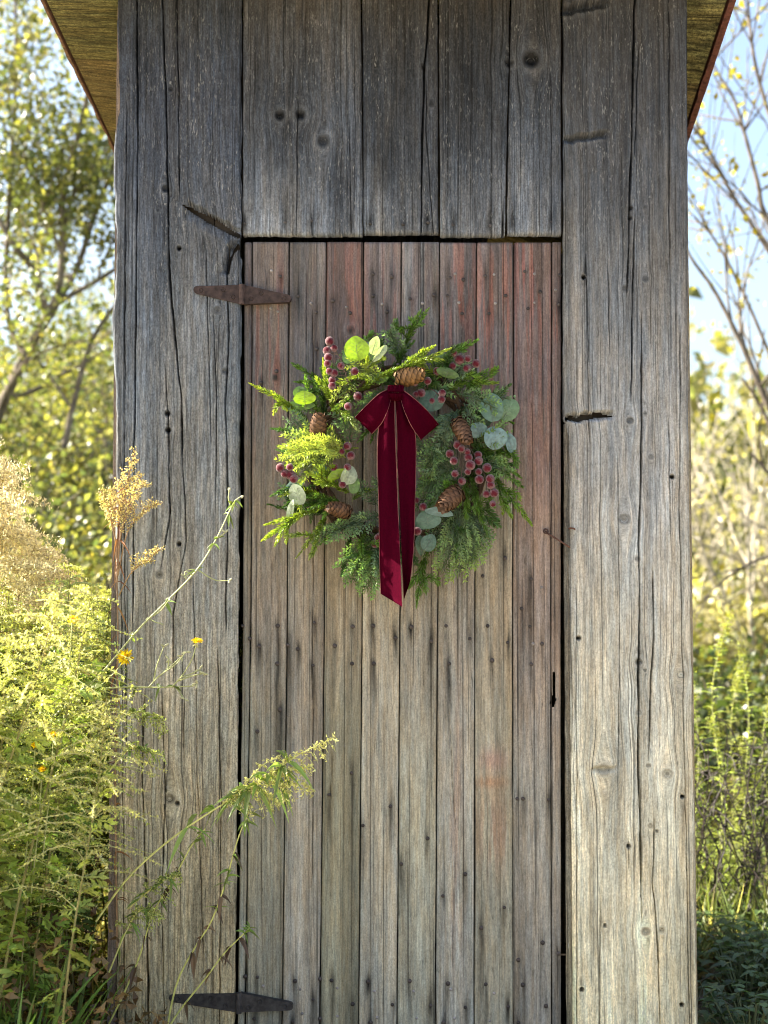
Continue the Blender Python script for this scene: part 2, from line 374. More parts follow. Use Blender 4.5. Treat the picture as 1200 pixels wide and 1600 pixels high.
    for sx, sy, len_up, len_dn, sw, amt in stains:
        dxs = PX - sx - 4 * (noise1(PY, 0.02, int(sx)) - 0.5); q = np.exp(-(dxs / sw) ** 2)
        v = np.where(PY < sy, np.exp(-((sy - PY) / len_up) ** 1.5), np.exp(-((PY - sy) / len_dn) ** 1.5))
        dark *= 1 - amt * q * v * (0.7 + 0.6 * noise2(PX, PY, 0.25, 0.03, int(sy)))
    C *= dark[..., None]; C += light[..., None] * 0.12
    for (cx_, cy_, sx_, sy_, colr, amt, thr) in patch:  # worn paint
        q = np.exp(-((PX - cx_) / sx_) ** 2 - ((PY - cy_) / sy_) ** 2)
        nn = fbm2(u, Z, 110, 4.5, seed + 41, 4) + 0.35 * (fbm2(X, Z, 12, 5, seed + 42, 3) - 0.5)
        k = (.8 * amt * q * sm(thr - 0.05, thr + 0.07, nn))[..., None]
        C = C * (1 - k) + np.array(colr) * (0.6 + 0.8 * bl[..., None]) * k
    C = np.clip(C, 0.006, 0.75)
    n1 = nx + 1; base = np.stack([X, Y - h, Z], -1).reshape(-1, 3)
    ii, jj = np.meshgrid(np.arange(nz_), np.arange(nx), indexing='ij')
    q = np.stack([ii * n1 + jj, (ii + 1) * n1 + jj, (ii + 1) * n1 + jj + 1, ii * n1 + jj + 1], -1).reshape(-1, 4)
    for poly in holes:                                 # holes right through (px outline): drop the faces there
        poly = np.array(poly, float); fx = PX.reshape(-1)[q].mean(1); fy = PY.reshape(-1)[q].mean(1)
        ins = np.zeros(len(q), bool); k = len(poly)
        for a in range(k):
            x1, y1 = poly[a]; x2, y2 = poly[(a + 1) % k]
            cr = ((y1 > fy) != (y2 > fy)) & (fx < (x2 - x1) * (fy - y1) / (y2 - y1 + 1e-9) + x1)
            ins ^= cr
        q = q[~ins]
    # rim down to the back and a plain back
    rim = np.concatenate([np.arange(n1), np.arange(1, nz_ + 1) * n1 + nx, nz_ * n1 + np.arange(nx - 1, -1, -1), np.arange(nz_ - 1, 0, -1) * n1])
    bk = base[rim].copy(); bk[:, 1] = Y + thick
    nb = len(rim); off = len(base); a = np.arange(nb); b = (a + 1) % nb
    rq = np.stack([rim[b], rim[a], off + a, off + b], -1)[:, ::-1]
    k4 = np.array([0, nx, nx + nz_, nx + nz_ + nx]) + off
    Gc = np.stack([u + seed * 1.37, np.full_like(u, seed * 0.731), Z], -1).reshape(-1, 3)
    Cc = C.reshape(-1, 3)
    m = MB(); m.add(np.vstack([base, bk]), None, np.vstack([q, rq]), np.vstack([Cc, Cc[rim]]))
    me = m.mesh(name, mat or M_WOOD, True, {'G': np.vstack([Gc, Gc[rim] + np.array([0.0, 0.02, 0])])})
    return link(name, me, parent)

shed = empty('shed', (0, 0.6, 0), label='narrow weathered grey plank shed with a faded red board door and a lean roof', category='shed')
SHED_OFF = Vector((0, 0.6, 0))
def onshed(o): o.location = -SHED_OFF; return o

# wood colour by height (pixel rows): weathering plus painted roof shade
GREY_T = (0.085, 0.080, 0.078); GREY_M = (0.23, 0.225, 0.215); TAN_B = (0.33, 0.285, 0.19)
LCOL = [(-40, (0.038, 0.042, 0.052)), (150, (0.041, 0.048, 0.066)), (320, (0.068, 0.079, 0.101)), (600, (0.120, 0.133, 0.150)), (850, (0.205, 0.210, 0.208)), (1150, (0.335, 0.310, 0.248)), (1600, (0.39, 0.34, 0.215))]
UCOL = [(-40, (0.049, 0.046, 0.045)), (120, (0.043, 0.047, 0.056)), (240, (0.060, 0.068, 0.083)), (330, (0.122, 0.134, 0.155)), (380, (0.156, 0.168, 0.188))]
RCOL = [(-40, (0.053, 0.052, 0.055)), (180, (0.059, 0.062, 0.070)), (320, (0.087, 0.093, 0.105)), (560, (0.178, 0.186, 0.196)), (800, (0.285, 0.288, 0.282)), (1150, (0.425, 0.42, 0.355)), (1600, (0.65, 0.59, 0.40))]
def nst(pts, up=14, dn=45, w=4, a=0.6): return [(x, y, up, dn, w, a) for x, y in pts]

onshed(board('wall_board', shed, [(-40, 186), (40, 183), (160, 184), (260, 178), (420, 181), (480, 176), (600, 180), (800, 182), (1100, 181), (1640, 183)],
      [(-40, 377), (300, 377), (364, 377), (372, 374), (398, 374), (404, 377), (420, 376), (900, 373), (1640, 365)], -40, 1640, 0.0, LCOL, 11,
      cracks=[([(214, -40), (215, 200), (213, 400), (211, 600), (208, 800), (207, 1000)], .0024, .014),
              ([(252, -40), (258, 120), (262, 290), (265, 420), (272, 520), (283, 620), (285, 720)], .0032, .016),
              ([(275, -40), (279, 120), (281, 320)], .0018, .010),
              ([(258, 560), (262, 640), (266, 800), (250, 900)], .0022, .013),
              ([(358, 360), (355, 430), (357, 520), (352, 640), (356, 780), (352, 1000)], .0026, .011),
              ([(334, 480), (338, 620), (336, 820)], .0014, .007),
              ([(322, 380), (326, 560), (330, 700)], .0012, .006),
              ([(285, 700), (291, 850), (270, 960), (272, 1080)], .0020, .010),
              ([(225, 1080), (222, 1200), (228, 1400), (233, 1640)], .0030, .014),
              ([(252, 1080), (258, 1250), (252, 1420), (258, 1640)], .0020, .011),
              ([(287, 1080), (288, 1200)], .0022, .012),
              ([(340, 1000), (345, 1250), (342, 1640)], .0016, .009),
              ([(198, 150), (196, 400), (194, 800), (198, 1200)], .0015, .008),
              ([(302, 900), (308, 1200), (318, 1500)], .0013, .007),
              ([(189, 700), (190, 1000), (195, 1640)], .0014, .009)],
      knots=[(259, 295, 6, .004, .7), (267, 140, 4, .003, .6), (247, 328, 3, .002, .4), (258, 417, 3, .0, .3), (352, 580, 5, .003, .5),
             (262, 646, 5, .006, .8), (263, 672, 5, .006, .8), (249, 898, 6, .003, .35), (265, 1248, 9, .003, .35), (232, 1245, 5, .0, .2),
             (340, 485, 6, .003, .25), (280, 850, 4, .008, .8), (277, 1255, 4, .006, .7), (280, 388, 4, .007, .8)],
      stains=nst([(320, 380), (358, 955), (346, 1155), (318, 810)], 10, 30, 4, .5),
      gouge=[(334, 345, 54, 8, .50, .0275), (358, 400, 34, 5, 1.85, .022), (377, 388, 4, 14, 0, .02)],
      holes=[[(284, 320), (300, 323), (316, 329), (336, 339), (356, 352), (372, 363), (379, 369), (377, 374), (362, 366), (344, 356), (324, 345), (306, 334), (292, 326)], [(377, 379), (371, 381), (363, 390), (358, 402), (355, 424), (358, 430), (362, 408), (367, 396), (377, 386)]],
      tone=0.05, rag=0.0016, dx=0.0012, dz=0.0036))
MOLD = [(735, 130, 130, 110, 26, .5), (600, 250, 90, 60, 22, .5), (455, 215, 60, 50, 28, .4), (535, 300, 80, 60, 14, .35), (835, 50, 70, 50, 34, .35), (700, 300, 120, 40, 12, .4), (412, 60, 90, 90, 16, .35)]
UP = [
 ('a', [(-40, 380), (366, 379)], [(-40, 562), (100, 565), (366, 566)], 367, [([(466, 150), (464, 260), (463, 380)], .0016, .007), ([(547, 200), (548, 380)], .0014, .006), ([(487, 330), (488, 380)], .0013, .008)],
   [(437, 180, 8, .006, .75), (469, 179, 8, .006, .75), (505, 220, 9, .004, .45), (484, 270, 4, .001, .3)], [(383, 349), (446, 347), (487, 345), (547, 347)], 21),
 ('b', [(-40, 565), (100, 567), (366, 568)], [(-40, 683), (366, 685)], 364, [([(672, -40), (668, 60), (663, 110), (660, 240), (657, 380)], .0030, .017), ([(667, 110), (665, 200), (675, 330), (678, 380)], .0014, .006)],
   [(661, 104, 4, .004, .7), (674, 162, 4, .003, .6), (587, 110, 3, .002, .4)], [(579, 349), (630, 350), (669, 347)], 22),
 ('c', [(-40, 686), (366, 688)], [(-40, 797), (97, 795), (200, 792), (366, 789)], 368, [([(787, 310), (785, 380)], .0030, .016)],
   [(795, 98, 7, .004, .75)], [(708, 351), (766, 352)], 23),
 ('d', [(-40, 800), (97, 797), (200, 795), (366, 793)], [(-40, 876), (366, 877)], 366, [([(860, 100), (862, 380)], .0010, .004)],
   [(830, 93, 13, .007, .75), (798, 98, 5, .004, .75)], [(801, 347), (860, 346)], 24)]
for tag_, L_, R_, yb_, cr, kn, nl, sd in UP:
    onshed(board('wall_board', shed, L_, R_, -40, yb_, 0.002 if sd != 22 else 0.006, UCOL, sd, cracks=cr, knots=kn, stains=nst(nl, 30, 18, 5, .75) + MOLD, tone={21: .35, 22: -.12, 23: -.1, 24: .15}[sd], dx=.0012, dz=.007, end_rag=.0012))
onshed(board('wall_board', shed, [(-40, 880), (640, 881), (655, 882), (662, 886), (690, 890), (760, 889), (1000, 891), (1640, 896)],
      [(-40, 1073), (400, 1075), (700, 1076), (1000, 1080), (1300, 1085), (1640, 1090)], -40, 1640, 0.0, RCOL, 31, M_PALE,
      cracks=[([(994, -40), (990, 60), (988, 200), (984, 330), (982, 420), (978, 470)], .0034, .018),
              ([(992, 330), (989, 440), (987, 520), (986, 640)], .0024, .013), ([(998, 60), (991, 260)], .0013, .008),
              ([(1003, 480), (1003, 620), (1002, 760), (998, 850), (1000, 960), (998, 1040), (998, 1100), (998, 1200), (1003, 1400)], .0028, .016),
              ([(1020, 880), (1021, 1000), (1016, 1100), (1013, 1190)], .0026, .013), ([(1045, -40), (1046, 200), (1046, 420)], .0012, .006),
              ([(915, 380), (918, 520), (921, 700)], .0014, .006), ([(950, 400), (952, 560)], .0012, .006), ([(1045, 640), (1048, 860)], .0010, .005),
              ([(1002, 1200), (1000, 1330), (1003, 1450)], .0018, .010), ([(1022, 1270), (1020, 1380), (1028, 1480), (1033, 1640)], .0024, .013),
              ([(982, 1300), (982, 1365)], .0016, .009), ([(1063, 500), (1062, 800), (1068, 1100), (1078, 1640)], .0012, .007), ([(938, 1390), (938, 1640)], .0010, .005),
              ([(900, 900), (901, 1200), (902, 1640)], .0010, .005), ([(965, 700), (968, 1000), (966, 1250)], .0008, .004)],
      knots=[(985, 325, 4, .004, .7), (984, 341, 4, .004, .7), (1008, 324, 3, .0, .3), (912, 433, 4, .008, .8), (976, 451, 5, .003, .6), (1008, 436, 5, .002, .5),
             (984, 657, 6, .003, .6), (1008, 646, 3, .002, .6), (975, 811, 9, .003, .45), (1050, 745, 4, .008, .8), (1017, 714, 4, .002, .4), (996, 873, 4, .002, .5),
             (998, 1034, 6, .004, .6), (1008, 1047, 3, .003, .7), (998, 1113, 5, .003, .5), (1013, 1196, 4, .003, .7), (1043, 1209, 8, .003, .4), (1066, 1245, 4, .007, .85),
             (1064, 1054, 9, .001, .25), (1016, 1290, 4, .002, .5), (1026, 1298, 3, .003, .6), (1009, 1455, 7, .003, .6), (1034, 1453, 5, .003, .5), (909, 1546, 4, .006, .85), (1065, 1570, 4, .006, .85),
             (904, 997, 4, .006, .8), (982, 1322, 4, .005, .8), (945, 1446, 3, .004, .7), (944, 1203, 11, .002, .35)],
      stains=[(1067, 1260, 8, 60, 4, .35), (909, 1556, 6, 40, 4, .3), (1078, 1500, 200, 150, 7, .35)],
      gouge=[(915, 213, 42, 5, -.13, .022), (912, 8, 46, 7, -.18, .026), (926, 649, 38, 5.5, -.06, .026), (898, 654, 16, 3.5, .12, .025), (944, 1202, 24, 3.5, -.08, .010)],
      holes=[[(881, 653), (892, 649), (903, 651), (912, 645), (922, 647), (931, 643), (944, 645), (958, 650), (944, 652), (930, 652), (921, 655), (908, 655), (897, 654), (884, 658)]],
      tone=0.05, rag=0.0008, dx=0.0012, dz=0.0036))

# --- frame behind the gaps, side walls, back wall, roof
def box(mb, x0, x1, y0, y1, z0, z1, col):
    v = np.array([[x, y, z] for x in (x0, x1) for y in (y0, y1) for z in (z0, z1)])
    q = [[0, 1, 3, 2], [4, 6, 7, 5], [0, 4, 5, 1], [2, 3, 7, 6], [0, 2, 6, 4], [1, 5, 7, 3]]
    mb.add(v, None, q, col)
XL, XR = float(P(181, 800, 0)[0]), float(P(1079, 800, 0)[0])
def jamb(x0, x1, z0, z1, y0, y1, c):
    m = MB(); box(m, x0, x1, y0, y1, z0, z1, c); return onshed(link('frame_post', m.mesh('frame_post', M_DARK), shed))
xa = float(P(372, 900, 0)[0])
jamb(xa - 0.06, xa - 0.004, 0.02, 2.38, .030, .075, (.045, .038, .032))
xb = float(P(889, 900, 0)[0]); jamb(xb + 0.004, xb + 0.06, 0.02, 2.38, .030, .075, (.045, .038, .032))
m = MB(); box(m, xa - .06, xb + .06, .040, .085, float(P(600, 352, 0)[2]), float(P(600, 300, 0)[2]), (.10, .085, .06)); onshed(link('lintel', m.mesh('lintel', M_DARK), shed))
for x0_, x1_ in ((XL + .02, xa - .062), (xb + .062, XR - .02)):      # dark sheets added behind the front boards to keep light out of the splits
    m = MB(); box(m, x0_, x1_, .032, .052, .03, 2.40, (.045, .038, .032)); onshed(link('light_stop', m.mesh('light_stop', M_DARK), shed))
m = MB(); box(m, xa - .058, xb + .058, .040, .060, float(P(600, 299, 0)[2]), 2.40, (.045, .038, .032)); onshed(link('light_stop', m.mesh('light_stop', M_DARK), shed))  # added above the door as well, keeps light out
# strip left where the edge of the right board broke away
onshed(board('edge_strip', shed, [(655, 881), (1640, 886)], [(655, 891), (1640, 898)], 662, 1640, 0.013, [(600, (.12, .115, .105)), (1000, (.15, .14, .115)), (1640, (.2, .18, .12))], 35, thick=.016, tone=0.1, dz=.01))
XE_L, XE_R = -0.783, 0.795
a0 = PXP(68, 0, XE_L); a1 = PXP(175, 225, XE_L); b0 = PXP(1140, 0, XE_R); b1 = PXP(1077, 190, XE_R)
def rz(x, y):
    zl = a0[2] + (a1[2] - a0[2]) * (y - a0[1]) / (a1[1] - a0[1]); zr = b0[2] + (b1[2] - b0[2]) * (y - b0[1]) / (b1[1] - b0[1])
    k = (x - XE_L) / (XE_R - XE_L); return zl * (1 - k) + zr * k
rs = np.random.default_rng(3)
def plain_board(name, parent, c0, c1, face, col, seed, along='z', mat=None, nseg=40, rag=.004):
    """board of the sides: box with ragged long edges, grain along its length"""
    (x0, y0, z0), (x1, y1, z1) = c0, c1
    t = np.linspace(0, 1, nseg)
    r = np.random.default_rng(seed); m = MB(); G = []
    if along == 'z':
        z = z0 + (z1 - z0) * t; j0 = y0 + rag * (noise1(z, 9, seed) - .5) + rag * .6 * (noise1(z, 33, seed + 1) - .5); j1 = np.full(nseg, y1)
        v = np.stack([np.stack([np.full(nseg, x0), j0, z], -1), np.stack([np.full(nseg, x1), j0 + .001, z], -1), np.stack([np.full(nseg, x1), j1, z], -1), np.stack([np.full(nseg, x0), j1, z], -1)], 1)
    else:
        x = x0 + (x1 - x0) * t
        v = np.stack([np.stack([x, np.full(nseg, y0), np.full(nseg, z0)], -1), np.stack([x, np.full(nseg, y0), np.full(nseg, z1)], -1), np.stack([x, np.full(nseg, y1), np.full(nseg, z1)], -1), np.stack([x, np.full(nseg, y1), np.full(nseg, z0)], -1)], 1)
    v = v.reshape(-1, 3); i = np.arange(nseg - 1)[:, None] * 4; k = np.arange(4)[None]; k2 = (k + 1) % 4
    q = np.stack([i + k, i + k2, i + 4 + k2, i + 4 + k], -1).reshape(-1, 4)
    q = np.vstack([q, [[3, 2, 1, 0]], [[4 * nseg - 4 + a for a in range(4)]]])
    if along == 'z': G = np.stack([v[:, 0] + v[:, 1] + seed, np.full(len(v), seed * .7), v[:, 2]], -1)
    else: G = np.stack([v[:, 1] + v[:, 2] + seed, np.full(len(v), seed * .7), v[:, 0]], -1)
    m.add(v, None, q, col)
    return onshed(link(name, m.mesh(name, mat or M_WOOD, False, {'G': G}), parent))
DEP = 1.15; nb = 6
for side, xx in ((-1, XL), (1, XR)):
    for k in range(nb):
        y0 = 0.027 + k * (DEP - .03) / nb; y1 = y0 + (DEP - .03) / nb + .006; wig = .003 * (k % 2)
        if side == -1: plain_board('side_board', shed, (xx - .009 if k == 0 else xx - .008 + wig, 0.005 if k == 0 else y0, .03), (xx + .012 + wig, y1, rz(xx, y1) - .004), 0, (.20, .155, .125), 50 + k, rag=.010 if k == 0 else .002)
        else: plain_board('side_board', shed, (xx - .014 + wig, y0 if k else .027, .03), (xx + .008 + wig, y1, rz(xx, y1) - .004), 0, (.28, .24, .17), 60 + k)
for k in range(7):
    x0 = XL + .02 + k * (XR - XL - .04) / 7
    plain_board('back_board', shed, (x0, DEP + .008 + .003 * (k % 2), .03), (x0 + (XR - XL - .04) / 7 + .006, DEP + .030 + .003 * (k % 2), min(rz(x0, DEP + .03), rz(x0 + .2, DEP + .03)) - .004), 0, (.2, .18, .15), 70 + k)
m = MB(); box(m, XL + .02, XR - .02, .09, DEP - .01, .02, .06, (.06, .05, .04)); onshed(link('floor_deck', m.mesh('floor_deck', M_DARK), shed))

roof = link('roof', None, shed, -SHED_OFF)
ys = [-.36, -.17, .02, .335, .56, .80, 1.04, 1.30]
for k in range(7):
    y0, y1 = ys[k] + .002, ys[k + 1] - .002; nx = 60
    x = np.linspace(XE_L + .006, XE_R - .006, nx); drop = .0015 * rs.random()
    V = []
    for (yy, dzz) in ((y0, 0), (y1, 0), (y1, .022), (y0, .022)):
        V.append(np.stack([x, np.full(nx, yy), rz(x, yy) + .002 + dzz - drop], -1))
    V = np.stack(V, 1).reshape(-1, 3); i = np.arange(nx - 1)[:, None] * 4; kk = np.arange(4)[None]; k2 = (kk + 1) % 4
    q = np.vstack([np.stack([i + kk, i + k2, i + 4 + k2, i + 4 + kk], -1).reshape(-1, 4), [[3, 2, 1, 0]], [[4 * nx - 4 + a for a in range(4)]]])
    G = np.stack([V[:, 1] + V[:, 2] * 2 + k * 3.1, np.full(len(V), k * .9), V[:, 0]], -1)
    m = MB(); m.add(V, None, q[:, ::-1], (.105 + .045 * rs.random(), .080 + .03 * rs.random(), .042))
    link('roof_board', m.mesh('roof_board', M_SOFF, False, {'G': G}), roof)
def edge_strip(name, x, y0, y1, w, h, dzz, col, mat, wav):
    y = np.linspace(y0, y1, 50); z = rz(x, y) + dzz; jit = wav * (noise1(y, 14, 5) - .5) + wav * (noise1(y, 60, 6) - .5)
    V = np.stack([np.stack([np.full(50, x) + jit, y, z], -1), np.stack([np.full(50, x + w), y, z + jit], -1), np.stack([np.full(50, x + w), y, z + h], -1), np.stack([np.full(50, x), y, z + h], -1)], 1).reshape(-1, 3)
    i = np.arange(49)[:, None] * 4; kk = np.arange(4)[None]; k2 = (kk + 1) % 4
    m = MB(); m.add(V, None, np.vstack([np.stack([i + kk, i + k2, i + 4 + k2, i + 4 + kk], -1).reshape(-1, 4), [[3, 2, 1, 0]], [[196, 197, 198, 199]]]), col)
    link(name, m.mesh(name, mat), roof)
edge_strip('drip_edge', XE_L - .006, -.36, 1.3, .006, .045, -.002, (.16, .09, .06), M_RUST, .004)
edge_strip('fascia', XE_R, -.36, 1.3, .014, .05, -.004, (.12, .045, .035), M_RUST, .004)
m = MB(); xs = np.linspace(XE_L - .02, XE_R + .03, 90); ysr = np.array([-.38, 1.33])
A, B = np.meshgrid(xs, ysr, indexing='ij'); Zr = rz(A, B) + .052 + .006 * np.sin(A * 2 * math.pi / .076)
i, j = np.meshgrid(np.arange(89), np.arange(1), indexing='ij')
m.add(np.stack([A, B, Zr], -1), None, np.stack([i * 2 + j, (i + 1) * 2 + j, (i + 1) * 2 + j + 1, i * 2 + j + 1], -1).reshape(-1, 4), (.22, .10, .06))
me = m.mesh('roof_sheet', M_RUST, True); o = link('roof_sheet', me, roof); sm_ = o.modifiers.new('s', 'SOLIDIFY'); sm_.thickness = .002

# ------------------------------------------------------------------ the door
door = link('door', None, shed, (0, 0, 0), label='faded red and grey tongue-and-groove door')
DY = 0.014
TOPX = [381.5, 394, 452, 510, 568, 627, 687, 745, 803, 862, 878]
MIDX = [379, 392, 449, 507, 566, 625, 684, 742, 801, 861, 877]     # at y = 950
BOTX = [370, 382, 440, 499, 560, 620, 680, 741, 802, 862, 878]
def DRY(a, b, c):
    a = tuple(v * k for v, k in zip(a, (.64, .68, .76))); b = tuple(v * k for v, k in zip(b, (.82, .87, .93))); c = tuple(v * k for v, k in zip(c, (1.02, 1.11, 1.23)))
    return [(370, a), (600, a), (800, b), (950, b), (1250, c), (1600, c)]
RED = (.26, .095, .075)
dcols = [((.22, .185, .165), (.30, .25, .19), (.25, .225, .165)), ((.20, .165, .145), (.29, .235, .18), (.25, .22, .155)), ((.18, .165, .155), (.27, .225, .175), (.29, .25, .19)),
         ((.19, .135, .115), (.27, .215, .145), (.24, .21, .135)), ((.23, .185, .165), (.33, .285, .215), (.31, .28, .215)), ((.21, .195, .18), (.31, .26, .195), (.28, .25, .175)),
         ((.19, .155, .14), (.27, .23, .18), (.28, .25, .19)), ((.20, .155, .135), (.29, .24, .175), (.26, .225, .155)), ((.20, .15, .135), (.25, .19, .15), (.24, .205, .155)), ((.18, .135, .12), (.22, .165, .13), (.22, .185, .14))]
# nails: (x, y) with iron stain
NAILS = [(438, 432), (466, 463), (494, 488), (432, 580), (408, 598), (547, 489), (583, 462), (605, 487), (583, 428), (612, 432), (641, 467), (678, 461), (703, 434), (724, 437), (722, 490), (699, 462), (758, 431), (764, 490), (790, 462),
         (820, 424), (825, 482), (844, 456), (875, 430), (873, 476), (520, 470), (495, 545), (535, 640),
         (379, 978), (434, 978), (405, 1010), (433, 1037), (437, 1109), (402, 1143), (390, 998), (450, 1008), (491, 973), (465, 1014), (489, 1040), (551, 979), (523, 1009), (550, 1037), (583, 978), (618, 997), (584, 1037), (643, 980), (674, 1002), (697, 978), (734, 998), (702, 1037),
         (762, 978), (793, 1004), (769, 1032), (815, 951), (828, 979), (847, 1006), (830, 1038), (789, 872), (754, 900), (830, 905),
         (514, 1242), (549, 1208), (567, 1290), (610, 1260), (668, 1310), (627, 1350), (692, 1400), (727, 1366), (752, 1450), (788, 1418), (808, 1248), (817, 1248), (857, 1250),
         (402, 1527), (383, 1526), (461, 1533), (489, 1562), (500, 1530), (518, 1532), (551, 1569), (575, 1534), (613, 1570), (640, 1533), (673, 1571), (700, 1537), (727, 1574), (759, 1538), (794, 1573), (817, 1539), (853, 1572), (810, 1500), (848, 1473), (397, 1592), (439, 1564), (457, 1597), (500, 1592), (579, 1598), (693, 1598), (810, 1598), (873, 1490)]
SCREWS = [(424, 423), (423, 482), (434, 487), (486, 474), (541, 480), (597, 475), (660, 474), (717, 473), (774, 474), (835, 473), (711, 428), (772, 429), (835, 428), (868, 453), (411, 1541), (469, 1546), (527, 1544), (585, 1549), (646, 1549), (704, 1546), (772, 1552), (472, 1584), (527, 1588), (589, 1590), (651, 1591), (710, 1591), (765, 1595), (833, 1006), (846, 918)]
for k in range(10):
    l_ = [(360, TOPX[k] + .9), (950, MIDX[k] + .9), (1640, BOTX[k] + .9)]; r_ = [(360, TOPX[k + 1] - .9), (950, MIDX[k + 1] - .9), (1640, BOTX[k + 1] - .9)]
    lo, hi = min(TOPX[k], BOTX[k]) - 4, max(TOPX[k + 1], BOTX[k + 1]) + 4
    st = [(x, y, 10 + 18 * rs.random(), 30 + 120 * rs.random() ** 1.5 * (y > 900), 3.0 + 2.6 * rs.random(), .45 + .45 * rs.random()) for x, y in NAILS if lo < x < hi]
    a, b, c = dcols[k]
    pt = [(TOPX[k] + 28, 470 + 60 * math.sin(k * 2.1), 45, 130, RED, [.2, .42, .08, .4, .5, .12, .55, .65, .7, .55][k], .50),
          (TOPX[k] + 30, 620 + 70 * math.sin(k * 3.3), 45, 170, (.24, .11, .08), [.2, .3, .1, .25, .3, .15, .35, .6, .5, .5][k], .52)]
    if k == 7: pt += [(770, 1188, 24, 18, (.34, .20, .17), .7, .36), (765, 1222, 28, 9, (.29, .15, .08), .8, .34), (772, 1300, 30, 62, (.27, .15, .09), .8, .38)]
    if k == 2: pt += [(540, 505, 22, 60, (.22, .07, .055), .6, .45)]
    if k == 6: pt += [(712, 1300, 14, 260, (.27, .15, .10), .5, .53)]
    hol = []; cr = []
    if k in (8, 9): hol = [[(864, 1050), (867, 1052), (868, 1084), (869, 1096), (866, 1106), (862, 1107), (859, 1100), (860, 1090), (864, 1083)]]
    if k == 2: cr = [([(488, 470), (492, 720), (488, 1000), (490, 1260), (487, 1400)], .0014, .006), ([(478, 400), (480, 600)], .0010, .004)]
    if k == 1: cr = [([(415, 400), (417, 470)], .001, .004), ([(425, 820), (424, 960)], .001, .004)]
    if k == 6: cr = [([(700, 1100), (712, 1300), (706, 1560)], .001, .004)]
    if k == 3: cr = [([(520, 1150), (515, 1280)], .001, .004)]
    kn = [(431, 590, 5, .001, .4)] if k == 1 else ([(548, 516, 6, .0, .35)] if k == 3 else [])
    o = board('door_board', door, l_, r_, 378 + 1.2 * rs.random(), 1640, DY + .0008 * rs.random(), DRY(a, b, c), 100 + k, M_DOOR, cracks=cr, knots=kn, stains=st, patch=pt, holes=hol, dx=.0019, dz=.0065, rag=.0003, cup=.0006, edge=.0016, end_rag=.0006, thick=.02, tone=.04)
    o.location = -SHED_OFF
# battens on the inside of the door close the joints
for (y0, y1) in ((420, 500), (960, 1050), (1520, 1610)):
    m = MB(); za, zb_ = float(P(600, y1, DY)[2]), float(P(600, y0, DY)[2]); box(m, float(P(392, 900, 0)[0]), float(P(850, 900, 0)[0]), DY + .021, DY + .043, za, zb_, (.1, .085, .065))
    link('batten', m.mesh('batten', M_DARK), door, -SHED_OFF)
def nail_mesh(pts, Y, r, col, name, parent, hgt=.0012):
    m = MB(); th = np.arange(8) * math.pi / 4
    for x, y in pts:
        c = P(x, y, Y); rr = r * (.85 + .35 * rs.random())
        ring1 = np.stack([c[0] + rr * np.cos(th), np.full(8, Y + .003), c[2] + rr * np.sin(th)], -1); ring2 = np.stack([c[0] + rr * .85 * np.cos(th), np.full(8, Y - hgt), c[2] + rr * .85 * np.sin(th)], -1)
        top = np.array([[c[0], Y - hgt * 1.4, c[2]]]); a = np.arange(8); b = (a + 1) % 8
        m.add(np.vstack([ring1, ring2, top]), np.stack([8 + a, 8 + b, a * 0 + 16], -1), np.stack([a, b, 8 + b, 8 + a], -1), np.array(col) * (.7 + .6 * rs.random()))
    return link(name, m.mesh(name, M_NAIL, True), parent, -SHED_OFF, kind='stuff')
nail_mesh(NAILS, DY, .0049, (.055, .045, .042), 'nail_heads', door)
nail_mesh(SCREWS, DY, .0038, (.26, .24, .23), 'screw_heads', door)
nail_mesh([p for u in UP for p in u[6]] + [(320, 392), (1036, 1440)], 0.003, .0038, (.06, .055, .055), 'nail_heads', shed)

